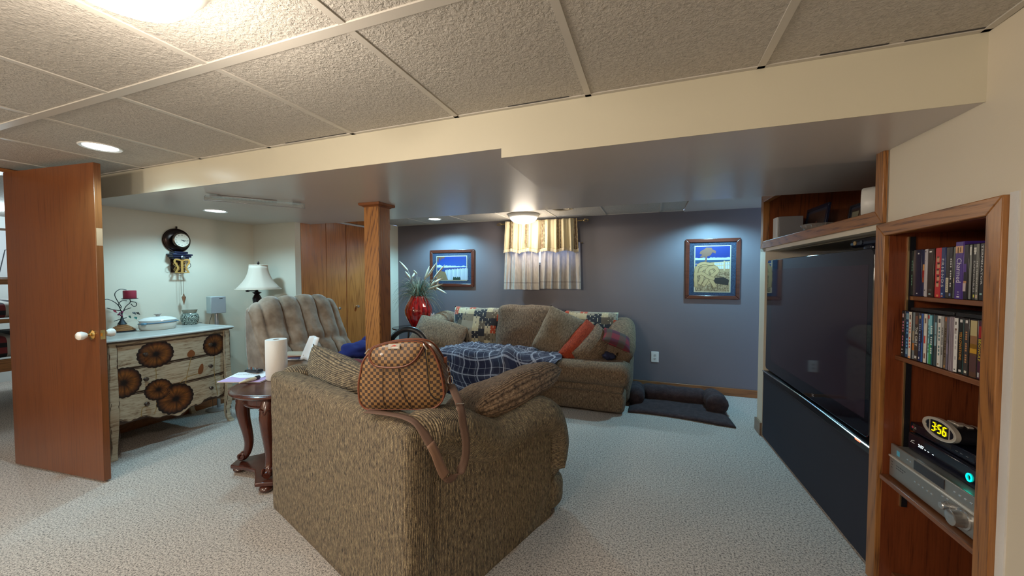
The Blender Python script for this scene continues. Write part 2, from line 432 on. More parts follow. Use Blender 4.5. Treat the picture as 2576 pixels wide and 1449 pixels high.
# ceiling slab, soffits, tiles, grid
ce = B('ceiling', plain('ceiling void board', (.12, .11, .10), .9), None, -8.2, XR, YF - .1, YB + .2, ZC + .05, ZC + .12); struct(ce)
SY0, SY1 = 1.60, 3.20
mb = MB()
poly = [(1.62, 1.893), (1.62, ZC + .01), (SY1, ZC + .01), (SY1, 1.893)]
def soff(mb, x0, x1, y0, y1, z): mb.box(x0, x1, y0, y1, z, ZC + .05)
soff(mb, XL, 1.75, SY0 + .0005, SY1, 1.90)
s1 = mb.build('soffit', SOFF, ce)
mb = MB(); soff(mb, -.64, 1.75, SY0 + .0002, 2.22, 1.858)
mb.build('soffit_drop', SOFF, ce)
mb = MB(); mb.box(XL, -.64, SY0 - .004, SY0, 1.90, ZC); mb.box(-.64, WP0.x + .01, SY0 - .004, SY0, 1.858, ZC)
mb.build('soffit_face', SOFFACE, ce)
mb = MB(); mb.box(.33, XR, SY1, YB, ZC - .012, ZC + .05); mb.build('plaster_panel', SOFF, ce)
mb = MB(); mb.box(.6, 1.75, 1.9, SY1 + .5, 1.898, 1.9); 
# tiles: 0.61 x 1.22 lay-in panels, a few sitting crooked
xs = [-.253 + .607 * k for k in range(-7, 3)]; xs = [x for x in xs if x > XL + .1] ; xs = [XL] + xs + [.955]
ys = [YF] + [.91 - 1.22 * k for k in range(3, -1, -1)] + [SY0]
def tiles(xs, ys, z, rnd=.0015):
    for i in range(len(xs) - 1):
        for j in range(len(ys) - 1):
            x0, x1, y0, y1 = xs[i] + .006, xs[i + 1] - .006, ys[j] + .006, ys[j + 1] - .006
            if x1 - x0 < .05: continue
            MB().box(x0, x1, y0, y1, z, z + .012).build('ceiling_tile', TILE, ce)
def tees(xs, ys, z, wide=.024):
    for x in xs[1:-1]:
        B('grid_tee', GRID, ce, x - wide / 2, x + wide / 2, ys[0], ys[-1], z - .004, z + .001)
    for y in ys[1:-1]:
        B('grid_tee', GRID, ce, xs[0], xs[-1], y - wide * .75, y + wide * .75, z - .005, z + .001)
    B('wall_angle', GRID, ce, xs[0], xs[-1], ys[-1] - .022, ys[-1] - .001 if ys[-1] > 3 else ys[-1] - .0045, z - .004, z + .001)
tiles(xs, ys, ZC); tees(xs, ys, ZC)
B('wall_angle', GRID, ce, .925, .946, YF, SY0 - .006, ZC - .004, ZC + .001)
for a_, b_ in ((.52, .70), (.74, .93), (-1.93, -1.50), (-.60, -.33)): B('tile_gap', BLACKP, ce, a_, b_, SY0 - .030, SY0 - .0225, ZC - .0012, ZC + .002)
xb = [-3.57] + [-.53 + .61 * k for k in range(-4, 2)] + [.33]; xb = [x for i, x in enumerate(xb) if i == 0 or x > -3.5]
xb = [-3.57, -2.97, -2.36, -1.75, -1.14, -.53, .08, .33]; yb = [SY1, 3.55, YB]
tiles(xb, yb, ZC); tees(xb, yb, ZC, .018)
# wood trims round the niche over the television
def trimpoly(mb, pts, t0, t1):      # polygon in (s,z) on the wall, from depth t0 to t1
    vs = [tuple(Wp(s, t0, z)) for s, z in pts] + [tuple(Wp(s, t1, z)) for s, z in pts]; n = len(pts)
    mb.add(vs, [tuple(range(n)), tuple(range(n, 2 * n))] + [(i, (i + 1) % n, n + (i + 1) % n, n + i) for i in range(n)]); return mb
t2 = struct(empty('trim_2', None, None))
trimpoly(MB(), [(.565, 1.555), (2.225, 1.555), (2.165, 1.612), (.62, 1.612)], -.016, .03).build('trim_board', OAK['Y'], t2, bev=.003)
trimpoly(MB(), [(.565, 1.555), (.62, 1.612), (.62, 1.9), (.565, 1.9)], -.016, .03).build('trim_board', OAK['Z'], t2, bev=.003)
trimpoly(MB(), [(2.225, 1.555), (2.165, 1.612), (2.165, 1.935), (2.225, 1.99)], -.016, .03).build('trim_board', OAK['Z'], t2, bev=.003)
trimpoly(MB(), [(2.225, 1.99), (2.165, 1.935), (1.72, 1.935), (1.72, 1.99)], -.016, .03).build('trim_board', OAK['Y'], t2, bev=.003)
NW = wood('niche panelling', (.23, .062, .016), (.08, .018, .006), 'Z', ring=6, contrast=.6)
nc = struct(empty('trim_3', None, None))
WB('niche_shelf', SHELFW, nc, .59, 2.19, .03, .62, 1.585, 1.600)
WB('niche_back', NW, nc, .59, 2.19, .55, .57, 1.60, ZC)
WB('niche_side', NW, nc, 2.168, 2.198, .03, .55, 1.60, ZC); WB('niche_side', NW, nc, .59, .60, .1, .55, 1.60, ZC)

# ---------------- lamps ----------------
def dome(x, y, z, r, label, W=30):
    o = empty('ceiling_light', label, 'ceiling light', (x, y, z))
    MB().lathe([(.001, 0), (r, 0), (r * 1.02, -.012), (r * .97, -.03), (r * .9, -.042), (r * .86, -.044), (r * .86, -.03), (.001, -.03)], 40).build('light_pan', plain('white enamel', (.62, .60, .56), .35) if 'white enamel' not in bpy.data.materials else bpy.data.materials['white enamel'], o, smooth=True)
    MB().lathe([(r * .86, -.040), (r * .82, -.062), (r * .68, -.088), (r * .45, -.106), (r * .2, -.114), (.001, -.116)], 40).build('glass_bowl', GLOWD, o, smooth=True)
    MB().lathe([(.001, -.114), (.016, -.116), (.018, -.124), (.010, -.130), (.012, -.137), (.001, -.142)], 16).build('finial', WHITE, o, smooth=True)
    ld = bpy.data.lights.new('bulb', 'POINT'); ld.energy = W; ld.color = WARM; ld.shadow_soft_size = r * .8
    l = bpy.data.objects.new('bulb', ld); COL.objects.link(l); l.parent = o; l.location = (0, 0, -.21 - .02)
    return o
dome(*DOMES[0], .170, 'large lit white glass dome ceiling light at top left, nearest the camera', DOME_W[0])
dome(*DOMES[1], .19, 'lit white glass dome ceiling light in front of the curtained window', DOME_W[1])
dome(*DOMES[2], .19, 'added unseen dome fill light behind the camera, nearer the media wall', DOME_W[2])  # this dome and the next are added out of view to raise the ambient light
dome(*DOMES[3], .19, 'added unseen dome fill light behind the camera, nearer the bedroom doorway', DOME_W[3])
CANL = ['lit recessed downlight in the tiled ceiling above the open door', 'lit recessed downlight above the red vase corner', 'lit recessed downlight in the soffit above the wall clock',
        'recessed downlight above the picture of the knotted rope']
for (x, y, z), lb, cw in zip(CANS, CANL, CAN_W):
    o = empty('recessed_light', lb, 'ceiling light', (x, y, z))
    MB().lathe([(.072, -.0015), (.088, -.0065), (.092, -.0035), (.092, 0), (.072, -.0005)], 32).build('trim_ring', WHITE, o, smooth=True)
    MB().lathe([(.001, -.003), (.072, -.003), (.072, -.001), (.001, -.001)], 32).build('lamp_face', GLOWC, o)
    ld = bpy.data.lights.new('spot', 'SPOT'); ld.energy = cw; ld.color = COOL if y < 4 else (.33, .76, 1.0); ld.spot_size = R(152); ld.spot_blend = .55; ld.shadow_soft_size = .06
    l = bpy.data.objects.new('spot', ld); COL.objects.link(l); l.parent = o; l.location = (0, 0, -.012)
# ================= built-in media shelf in the right wall (local x into wall, y along wall) =================
def wempty(*a, **k):
    o = empty(*a, **k); o.location = (WP0.x, WP0.y, 0); o.rotation_euler = (0, 0, WALLROT); return o
SH = wempty('media_shelf', 'oak-framed built-in shelving recessed in the cream wall beside the television', 'shelving')
def tpoly(mb, pts, n0, n1):
    n = len(pts); vs = [(n0, s, z) for s, z in pts] + [(n1, s, z) for s, z in pts]
    return mb.add(vs, [tuple(range(n)), tuple(range(n, 2 * n))] + [(i, (i + 1) % n, n + (i + 1) % n, n + i) for i in range(n)])
ob = dict(bev=.003)
tpoly(MB(), [(0, 1.56), (.602, 1.55), (.54, 1.498), (.055, 1.508)], -.018, .01).build('frame_board', OAK['Y'], SH, **ob)
tpoly(MB(), [(.602, 1.55), (.602, 0), (.54, 0), (.54, 1.498)], -.018, .01).build('frame_board', OAK['Z'], SH, **ob)
tpoly(MB(), [(0, 1.56), (.055, 1.508), (.055, 0), (0, 0)], -.018, .01).build('frame_board', OAK['Z'], SH, **ob)
B('side_panel', SHELFW, SH, .0, .40, .537, .553, 0, 1.52)
B('side_panel', SHELFW, SH, .0, .40, .035, .052, 0, 1.52)
B('back_panel', SHELFW, SH, .39, .40, .052, .537, 0, 1.52)
B('top_panel', SHELFW, SH, .0, .39, .052, .537, 1.505, 1.52)
SHB = wood('worn shelf board', (.22, .085, .035), (.09, .030, .012), 'Y', ring=6)
for n0, z in ((.068, 1.247), (.028, .998), (-.012, .488), (.04, .07)):
    B('shelf_board', SHB, SH, n0, .385, .054, .536, z - .018, z, bev=.002)
for s_ in (.5345, .0545):
    st = B('shelf_standard', plain('antique brass strip', (.62, .48, .25), .35, .9), SH, .058, .063, s_ - .004, s_ + .004, .36, 1.49)
    B('slot_channel', BLACKP, SH, .064, .082, s_ - .0035, s_ + .0035, .36, 1.49)
mb = MB(); wbox(mb, -.028, -.001, -.004, .0, 0, 1.565); mb.build('caulk_strip', paint('chipped white caulk', (.70, .70, .70), .7, 60, .6, .2), wr)

# ---------------- discs on the shelves ----------------
CASEB = plain('black disc case', (.015, .015, .018), .25)
_cm = {}
def cmat(c, rough=.3):
    k = (c, rough)
    if k not in _cm: _cm[k] = plain('printed sleeve %d' % len(_cm), c, rough)
    return _cm[k]
def disc(z0, s1, s0, n0, h, col, label, group, tx=None, tc=(.8, .8, .8), marks=(), case=True, hgt=None, tw=None, tz=None):
    """one disc case: spine towards the room, spine art as flat prints on it"""
    wdt = s1 - s0 - .0012; d = .132
    o = empty('disc_case', label, 'disc case', tuple(MWALL @ V((n0, (s0 + s1) / 2, z0))), WALLROT, group)
    MB().box(0, d, -wdt / 2, wdt / 2, 0, h).build('case', CASEB if case else cmat(col), o, bev=min(.0018, wdt * .2))
    MB().box(-.0006, .0004, -wdt / 2 + wdt * .07, wdt / 2 - wdt * .07, .003, h - .003).build('spine_sleeve', cmat(col), o)
    for (a, b, c, e, mc) in marks:                      # prints: along width a..b, height c..e (fractions)
        MB().box(-.0011, -.0005, wdt * (.5 - b), wdt * (.5 - a), h * c, h * e).build('spine_print', cmat(mc), o)
    if tx and tx[0] == '~':          # print too small to read: letter-sized dashes
        n_ = int(tx[1:]); mb = MB()
        for i in range(n_):
            if (i * 7) % 5 == 3: continue
            zc = h * (.78 - .56 * (i + .5) / n_); l_ = h * .56 / n_ * .33
            mb.box(-.0013, -.0006, -wdt * .22, wdt * (.10 + .06 * ((i * 3) % 3)), zc - l_, zc + l_)
        mb.build('spine_lettering', cmat(tc, .4), o)['kind'] = 'stuff'
    elif tx:
        M = frame_from((-.0013, 0, h * (tz or .5)), (0, 0, -1), (0, -1, 0))
        text('spine_lettering', tx, hgt or wdt * .85, cmat(tc, .4), o, M, width=tw or h * .55)
    return o
G1 = 'disc cases on the top media shelf'; G2 = 'disc cases on the second media shelf'
dot = lambda z, c=(.8, .8, .8): (.35, .65, z, z + .025, c)
K = (.02, .02, .025); NAVY = (.012, .016, .06)
row1 = [
 (.534, .522, (.03, .035, .03), 'thin dark green disc case, first from the left on the top shelf', '~9', (.2, .4, .3), ()),
 (.520, .473, NAVY, 'thick near-black navy box set with two white dots', None, None, ((.55, .7, .90, .93, (.8, .8, .8)), (.5, .62, .05, .07, (.7, .7, .8)))),
 (.472, .458, (.02, .03, .10), 'navy case with red and orange figure on its spine', None, None, ((.2, .9, .55, .68, (.7, .35, .12)), (.1, .95, .40, .55, (.35, .03, .03)), (.2, .8, .3, .4, (.45, .1, .03)))),
 (.457, .445, (.55, .53, .58), 'thin pale grey case between the navy box sets', None, None, ((.3, .7, .93, .95, (.05, .05, .05)), (.35, .6, .75, .76, (.05, .05, .05)), (.3, .7, .12, .15, (.1, .1, .1)))),
 (.444, .411, (.035, .022, .020), 'dark brown box set with a white dot at the top', None, None, ((.3, .65, .92, .95, (.85, .85, .85)), (.3, .75, .12, .17, (.08, .07, .07)), (.35, .65, .05, .075, (.4, .6, .65)))),
 (.403, .373, (.55, .035, .045), 'red box set with a column of small faces', None, None, tuple((.3 + .1 * (i % 2), .72 + .1 * (i % 2), .22 + .125 * i, .31 + .125 * i, (.62, .36, .22)) for i in range(5)) + tuple((.32 + .1 * (i % 2), .70 + .1 * (i % 2), .29 + .125 * i, .325 + .125 * i, (.06, .02, .02)) for i in range(5)) + ((.4, .7, .02, .06, (.75, .3, .1)),)),
 (.372, .352, (.02, .04, .16), 'blue box set with widely spaced white letters beside the red one', 'F\u00b7R\u00b7I\u00b7E\u00b7N\u00b7D\u00b7S', (.85, .85, .85), ((.3, .7, .07, .10, (.3, .5, .8)), (.3, .7, .02, .05, (.6, .25, .15)))),
 (.351, .333, (.045, .042, .042), 'charcoal case with a cream sticker low on its spine', None, None, ((.1, .8, .12, .40, (.70, .66, .50)),) + tuple((.3, .6, .15 + .04 * i, .165 + .04 * i, (.1, .1, .1)) for i in range(6))),
 (.332, .317, K, 'black case with white letters, right of the cream-stickered one', '~12', (.7, .7, .7), ((.2, .7, .05, .1, (.2, .25, .5)),)),
 (.316, .308, (.12, .14, .13), 'thin grey-green case touching the tall purple box', None, None, ((.2, .8, .3, .4, (.5, .4, .3)),)),
 (.307, .270, (.075, .035, .26), 'purple box set with white script and portraits, tallest on the top shelf', 'Charmed', (.75, .72, .85), ((.05, .95, .80, .92, (.62, .36, .20)), (.3, .42, .80, .90, (.05, .02, .02)), (.6, .7, .82, .90, (.08, .02, .01)), (.4, .6, .12, .13, (.6, .6, .7)), (.4, .6, .08, .09, (.6, .6, .7)), (.35, .65, .03, .055, (.7, .7, .75)))),
 (.269, .249, (.015, .012, .02), 'black case with purple swirl and pale round shape', None, None, ((0, .6, .5, .65, (.10, .04, .3)), (.0, .6, .15, .30, (.6, .5, .5)), (.1, .7, .3, .34, (.55, .28, .12)))),
 (.248, .238, (.25, .26, .25), 'thin silver-grey case left of the skull-marked one', None, None, ((.2, .8, .8, .95, (.75, .75, .72)),)),
 (.237, .220, (.035, .033, .030), 'dark case with a white skull at the top of its spine', 'EXPENDABLES', (.6, .6, .6), ((.3, .85, .85, .93, (.72, .72, .68)), (.4, .75, .81, .86, (.65, .65, .62)), (.38, .52, .88, .90, K), (.63, .77, .88, .90, K), (.4, .7, .05, .1, (.6, .6, .1)))),
 (.219, .207, (.16, .16, .14), 'grey case with white block letters beside the skull-marked one', 'THE TERMINATOR', (.8, .8, .78), ((.2, .8, .04, .1, (.6, .45, .35)),)),
 (.205, .187, K, 'black case with tall white letters running from its top', 'TERMINATOR', (.75, .75, .75), ((.2, .7, .1, .13, (.3, .5, .5)),)),
 (.186, .177, (.20, .20, .19), 'slim grey case right of the black one with tall letters', None, None, ((.4, .6, .1, .9, (.45, .46, .44)),)),
 (.176, .168, (.06, .06, .06), 'slim dark case with a pale edge near the right post', None, None, ((.0, .25, .02, .98, (.5, .5, .5)), (.4, .8, .1, .14, (.6, .3, .2)))),
 (.167, .156, (.13, .11, .16), 'slim plum-grey case, last in view on the top shelf', None, None, ((.0, .2, .02, .98, (.4, .4, .45)),)),
]
for a, b, c, lb, tx, tc, mk in row1:
    tall = .202 if 'tallest' in lb else (.187 if a > .3 else .190)
    disc(1.2475, a, b, .070 + random.uniform(0, .004), tall, c, lb, G1, tx, tc or (.8, .8, .8), mk, case='box set' not in lb,
         hgt={'THE TERMINATOR': .008, 'TERMINATOR': .010, 'Charmed': .030, 'EXPENDABLES': .009}.get(tx), tw={'Charmed': .085, 'TERMINATOR': .13}.get(tx), tz={'TERMINATOR': .62, 'EXPENDABLES': .42, 'THE TERMINATOR': .42, 'SUPERNATURAL': .75}.get(tx))
row2 = [
 (.511, .492, K, 'black case with small white and red spine print, far left of the second shelf', '~9', (.6, .2, .3), ((.3, .6, .15, .17, (.8, .8, .8)), (.3, .6, .08, .1, (.8, .8, .8)), (.3, .7, .85, .93, (.6, .4, .4)))),
 (.491, .468, (.015, .06, .16), 'dark blue case with lighter blue print, second from left', '~8', (.15, .4, .7), ((.2, .9, .82, .95, (.2, .35, .45)), (.3, .8, .08, .2, (.2, .35, .5)))),
 (.467, .449, (.72, .68, .62), 'white case with red lettering near the left of the second shelf', '~9', (.6, .12, .06), ((.3, .7, .83, .93, (.15, .1, .1)), (.2, .8, .02, .06, (.7, .3, .1)))),
 (.448, .434, (.20, .24, .26), 'grey-blue case with an orange patch low on its spine', None, None, ((.1, .9, .2, .35, (.5, .18, .04)), (.1, .9, .4, .6, (.35, .30, .22)), (.2, .8, .06, .1, (.3, .3, .35)))),
 (.433, .411, (.055, .04, .035), 'dark brown case with bold white block letters', 'THE GREY', (.85, .85, .82), ((.2, .8, .75, .92, (.20, .09, .06)), (.2, .7, .05, .1, (.6, .6, .6)))),
 (.410, .396, (.02, .03, .11), 'navy case with slanted grey letters and gold badge', '~14', (.4, .45, .55), ((.3, .7, .88, .94, (.55, .4, .1)), (.3, .6, .06, .1, (.7, .7, .7)))),
 (.395, .385, (.03, .10, .40), 'bright blue slim case on the second shelf', None, None, ((.0, .5, .40, .65, (.04, .02, .03)),)),
 (.384, .366, (.72, .69, .64), 'white case with red word and cartoon-like head print', None, None, ((.2, .6, .40, .55, (.6, .06, .06)), (.3, .7, .80, .90, (.2, .1, .08)), (.3, .65, .1, .2, (.25, .1, .08)))),
 (.365, .355, (.30, .60, .66), 'pale cyan slim case left of the green-footed one', '~8', (.1, .15, .2), ((.1, .9, .90, .97, (.6, .05, .04)),)),
 (.354, .333, (.02, .09, .12), 'teal case with a green foot and small white letters', '~13', (.7, .8, .8), ((.0, .55, .02, .42, (.06, .36, .12)), (.0, .6, .6, .97, (.22, .55, .65)))),
 (.332, .318, (.05, .08, .10), 'dark teal case with pale blue figures', None, None, ((.2, .9, .4, .85, (.25, .42, .50)), (.3, .8, .6, .62, (.05, .1, .12)))),
 (.317, .299, (.70, .70, .68), 'white case with grey block letters mid shelf', '~8', (.12, .2, .22), ((.3, .8, .85, .93, (.1, .1, .1)), (.3, .6, .05, .08, (.3, .2, .1)))),
 (.298, .286, (.42, .42, .42), 'light grey case with tiny black letters', '~15', (.05, .05, .05), ()),
 (.285, .272, (.16, .12, .08), 'tan-brown case with dark brush script', '~12', (.05, .03, .02), ((.3, .9, .9, .97, (.4, .12, .05)), (.3, .7, .04, .08, (.6, .3, .1)))),
 (.271, .262, (.16, .14, .20), 'greyish violet slim case', None, None, ((.2, 1, .3, .5, (.25, .22, .32)),)),
 (.261, .241, (.22, .18, .22), 'mauve-grey pair-width case with a faint square print', None, None, ((.3, .34, .02, .98, (.4, .35, .4)), (.7, .74, .02, .98, (.4, .35, .4)))),
 (.240, .222, (.74, .74, .74), 'white case with a row of small heads and grey letters', '~6', (.45, .45, .48), ((.3, .6, .86, .92, (.1, .08, .08)), (.25, .7, .70, .80, (.2, .12, .1)), (.3, .6, .05, .07, (.1, .1, .1)))),
 (.221, .203, (.015, .018, .018), 'black case with orange block letters', 'YELLOWSTONE', (.75, .33, .03), ((.25, .8, .92, .97, (.7, .7, .7)), (.25, .8, .04, .08, (.7, .7, .7)))),
 (.202, .199, (.04, .12, .13), 'very thin teal case after the orange-lettered one', None, None, ()),
 (.198, .179, (.06, .05, .05), 'charcoal case with small orange and lilac letters', '~14', (.50, .24, .10), ((.3, .75, .92, .97, (.7, .7, .7)), (.3, .8, .05, .09, (.6, .6, .5)))),
 (.177, .145, (.12, .06, .035), 'wide case with a golden stormy picture on its spine', None, None, ((.1, .9, .72, .98, (.50, .42, .22)), (.1, .95, .5, .72, (.28, .14, .06)), (.1, .95, .42, .58, (.55, .30, .03)), (.1, .95, .1, .38, (.10, .05, .05)))),
 (.144, .129, (.07, .02, .04), 'maroon case with yellow lettering', 'BEOWULF', (.75, .65, .03), ((.2, .8, .70, .90, (.35, .02, .02)), (.2, .6, .04, .12, (.5, .5, .5)))),
 (.128, .119, (.16, .04, .09), 'slim plum case right of the yellow-lettered one', None, None, ((.2, .5, .4, .6, (.45, .35, .3)),)),
 (.118, .103, (.35, .35, .35), 'grey case with a white sticker at its foot', None, None, ((.0, .9, .02, .30, (.75, .72, .66)),)),
 (.102, .088, (.50, .50, .50), 'pale grey case touching the right post, second shelf', None, None, ((.2, .8, .02, .4, (.2, .25, .35)), (.0, .9, .0, .15, (.7, .7, .7)))),
]
for a, b, c, lb, tx, tc, mk in row2:
    disc(.9985, a, b, .033 + random.uniform(0, .003) + (.385 - a) * 0, .190 if 'thin' not in lb else .188, c, lb, G2, tx, tc or (.8, .8, .8), mk, case='pair' not in lb,
         tw={'THE GREY': .075, 'MOVIES': .07, 'YELLOWSTONE': .095, 'WESTERNS': .10, 'BEOWULF': .07, 'Wanderland': .15}.get(tx), hgt={'SMOKEN CUTTING': .008, 'ANONYMOUS FILMS': .006, 'YELLOWSTONE  ONE': .007}.get(tx))
# discs lying across the top of the row
for i, (s1, s0, lb) in enumerate(((.49, .27, 'black disc case lying flat across the left of the second row'), (.262, .09, 'black disc case lying flat across the right of the second row'))):
    o = empty('flat_disc_case', lb, 'disc case', tuple(MWALL @ V((.05, s0, 1.1895))), WALLROT)
    B('case', CASEB, o, 0, .13, 0, s1 - s0, 0, .012, bev=.001); B('sleeve', cmat((.06, .07, .08)), o, .002, .12, .003, s1 - s0 - .003, .012, .0126)

# ---------------- receiver, cable box, disc player, clock ----------------
RECS = plain('brushed silver fascia', (.36, .36, .35), .32, .75)
rc = empty('stereo_receiver', 'silver stereo receiver with round volume knob on the lower shelf', 'receiver', tuple(MWALL @ V((.012, .075, .4885))), WALLROT)
Wd = .443
B('chassis', plain('grey painted steel', (.30, .32, .33), .35, .5), rc, .012, .33, .006, Wd - .006, .012, .135, bev=.003)
B('lower_fascia', RECS, rc, 0, .013, 0, Wd, .008, .090, bev=.003)
B('upper_fascia', RECS, rc, .003, .013, 0, Wd, .095, .143, bev=.003)
B('bright_strip', plain('pale aluminium', (.75, .73, .68), .3, .6), rc, -.004, .012, 0, Wd, .088, .096, bev=.002)
B('display', plain('smoked display', (.02, .015, .02), .1), rc, .001, .004, .15, .30, .102, .136)
B('foot', BLACKP, rc, .03, .06, .03, .06, 0, .012); B('foot', BLACKP, rc, .03, .06, Wd - .06, Wd - .03, 0, .012)
def knob(par, y, z, r, d, x=0., mat=None):
    MB().at((x, y, z), (0, -pi / 2, 0)).lathe([(.001, 0), (r * 1.25, 0), (r * 1.25, .003), (r * 1.02, .004), (r, .006), (r * .94, d), (r * .8, d + .002), (.001, d + .002)], 32).build('volume_knob' if r > .02 else 'selector_knob', mat or plain('satin silver', (.5, .5, .5), .22, .8), par, smooth=True, ang=30)
knob(rc, .062, .052, .026, .034); knob(rc, .128, .056, .013, .018)
bt = MB()
for y, z in [(.335, .12), (.318, .12)] + [(.105 - .022 * i, .118) for i in range(4)] + [(.285 - .021 * i, .058) for i in range(5)] + [(.15, .078), (.128, .080)]: bt.box(-.002 if z < .09 else .001, .004, y - .0045, y + .0045, z - .002, z + .002)
bt.build('buttons', CHROME, rc)['kind'] = 'stuff'
B('badge', cmat((.10, .42, .62)), rc, .0022, .0034, .385, .402, .108, .128)
mb = MB()
for y, z in [(.425, .072), (.425, .060), (.425, .048)] + [(.395 - .012 * i, .066) for i in range(5)] + [(.395 - .012 * i, .056) for i in range(4)]: mb.box(-.0008, .0004, y - .004, y + .004, z - .0014, z + .0014)
mb.build('fine_print', cmat((.08, .08, .09)), rc)['kind'] = 'stuff'
cb = empty('cable_box', 'black cable box with glowing teal ring stacked on the silver receiver', 'cable box', tuple(MWALL @ V((.060, .155, .6245))), WALLROT)
GB = plain('gloss black plastic', (.008, .009, .02), .12); CW = .345
B('housing', GB, cb, 0, .24, 0, CW, 0, .068, bev=.006)
TEAL = emit('teal indicator', (.0, .9, .62), 3.5)
MB().tube([(-.002, .040 + .010 * cos(a), .032 + .012 * sin(a)) for a in [2 * pi * i / 24 for i in range(24)]], .0022, 6, closed=True).build('power_ring', TEAL, cb, smooth=True)
LEDW = emit('white digits', (.75, .95, 1), 3)
text('clock_digits', '3:57', .016, LEDW, cb, frame_from((-.0008, .268, .036), (0, -1, 0), (0, 0, 1)), width=.028)
MB().tube([(-.001, .325, .033), (-.001, .318, .042), (-.001, .305, .045)], .0014, 5).build('logo_swoosh', cmat((.7, .7, .75)), cb)
B('logo_print', cmat((.7, .7, .75)), cb, -.0008, .0005, .304, .320, .033, .036)
for y in (.245, .228, .205): B('indicator_lamp', LEDW, cb, -.0008, .0005, y - .003, y + .003, .033, .0345)
dp = empty('disc_player', 'slim black disc player on top of the cable box', 'disc player', tuple(MWALL @ V((.078, .205, .6935))), WALLROT)
B('housing', GB, dp, 0, .20, 0, .315, 0, .036, bev=.003)
B('tray_door', BLACKP, dp, -.0012, .002, .10, .23, .012, .026, bev=.001)
text('logo_lettering', 'LG', .011, cmat((.7, .7, .7)), dp, frame_from((-.0008, .285, .018), (0, -1, 0), (0, 0, 1)))
MB().at((0, .300, .018), (0, -pi / 2, 0)).lathe([(.001, .0004), (.005, .0004), (.005, .0012), (.001, .0012)], 16).build('logo_disc', cmat((.5, .05, .1)), dp)
for y in (.075, .055, .03): B('front_button', CHROME, dp, -.0012, .002, y - .005, y + .005, .016, .018)
ck = empty('clock_radio', 'oval silver-rimmed clock radio showing yellow digits', 'clock radio', tuple(MWALL @ V((.050, .322, .7295))), WALLROT)
mb = MB()
P = []
for k in range(9):
    t = k / 8; x = .012 + .17 * t; a = .078 * (1 - .35 * t ** 2); b = .033 * (1 - .45 * t ** 2)
    P.append([(x, a * cos(2 * pi * i / 36), .036 - .010 * t + b * sin(2 * pi * i / 36)) for i in range(36)])
mb.grid(P, lambda i, j: (i * .02, j * .01), cv=True); mb.add(P[-1], [tuple(range(36))]); mb.build('body', BLACKP, ck, smooth=True)
def ell(mb, x0, x1, a, b, a2=None, b2=None, z=.040):
    ring = lambda x, a, b: [(x, a * cos(2 * pi * i / 48), z + b * sin(2 * pi * i / 48)) for i in range(48)]
    mb.grid([ring(x1, a, b), ring(x0, a, b), ring(x0 - .001, (a + a2) / 2, (b + b2) / 2), ring(x0, a2, b2), ring(x0 + .004, a2 * .985, b2 * .98)], cv=True); return mb
ell(MB(), 0, .014, .082, .038, .070, .028).build('silver_rim', plain('champagne plastic', (.72, .66, .58), .25, .5), ck, smooth=True)
mb = MB(); mb.add([(.003, .072 * cos(2 * pi * i / 48), .040 + .029 * sin(2 * pi * i / 48)) for i in range(48)], [tuple(range(48))]); mb.build('face', GB, ck)
for y in (-.047, .047): B('face_divider', plain('champagne plastic2', (.72, .66, .58), .25, .5), ck, .0015, .0035, y - .0015, y + .0015, .019, .061)
YEL = emit('yellow digits', (1, .78, .0), 2.6)
segs = {'3': 'abgcd', '5': 'afgcd', '6': 'afgedc'}
mb = MB()
def seg7(mb, ch, y, z, w, h, t=.0036):
    S = {'a': (0, h / 2, 'h'), 'g': (0, 0, 'h'), 'd': (0, -h / 2, 'h'), 'f': (w / 2, h / 4, 'v'), 'b': (-w / 2, h / 4, 'v'), 'e': (w / 2, -h / 4, 'v'), 'c': (-w / 2, -h / 4, 'v')}
    for k in segs[ch]:
        dy, dz, o = S[k]; sh = (dz) * -.18
        if o == 'h': mb.box(.0012, .0015, y + dy - w / 2 + t * .4 + sh, y + dy + w / 2 - t * .4 + sh, z + dz - t / 2, z + dz + t / 2)
        else: mb.box(.0012, .0015, y + dy - t / 2 + sh, y + dy + t / 2 + sh, z + dz - h / 4 + t * .35, z + dz + h / 4 - t * .35)
seg7(mb, '3', .027, .040, .014, .030); seg7(mb, '5', -.002, .040, .014, .030); seg7(mb, '6', -.026, .040, .014, .030)
mb.box(.0012, .0015, .0105, .0135, .044, .047); mb.box(.0012, .0015, .0115, .0145, .033, .036)
mb.build('time_digits', YEL, ck)
for i in range(3): B('top_button', plain('champagne plastic3', (.72, .66, .58), .25, .5), ck, .035 + .028 * i, .052 + .028 * i, -.03, .02, .064 - .004 * i, .072 - .006 * i, bev=.002)

# ================= television =================
tv = wempty('rear_projection_television', 'big dark floor-standing television filling the wall recess', 'television')
tv.rotation_euler = (0, 0, WALLROT + R(.55)); tv.location = tuple(MWALL @ V((-.006, 2.11, 0)))
# local: y = 0 at the far end, negative towards the camera
TVG = NT('black screen glass', (.010, .010, .016), .035, Coat_Weight=.3).m
CLOTH = paint('navy speaker cloth', (.013, .015, .028), .9, 900, .4, .1)
def rrect(y0, y1, z0, z1, r, n=5):
    pts = []
    for cy, cz, a in ((y1 - r, z1 - r, 0), (y0 + r, z1 - r, 90), (y0 + r, z0 + r, 180), (y1 - r, z0 + r, 270)):
        pts += [(cy + r * cos(R(a + 90 * k / n)), cz + r * sin(R(a + 90 * k / n))) for k in range(n + 1)]
    return pts
tpoly(MB(), rrect(-1.424, 0, .575, 1.455, .03), .012, .05).build('screen_glass', TVG, tv, bev=.004)
tpoly(MB(), [(-1.385, .66), (-.12, .66), (-.12, 1.38), (-1.385, 1.38)], .0112, .013).build('display_panel', NT('dark display', (.035, .024, .036), .05).m, tv)
SV = plain('silver cabinet trim', (.42, .46, .50), .3, .6)
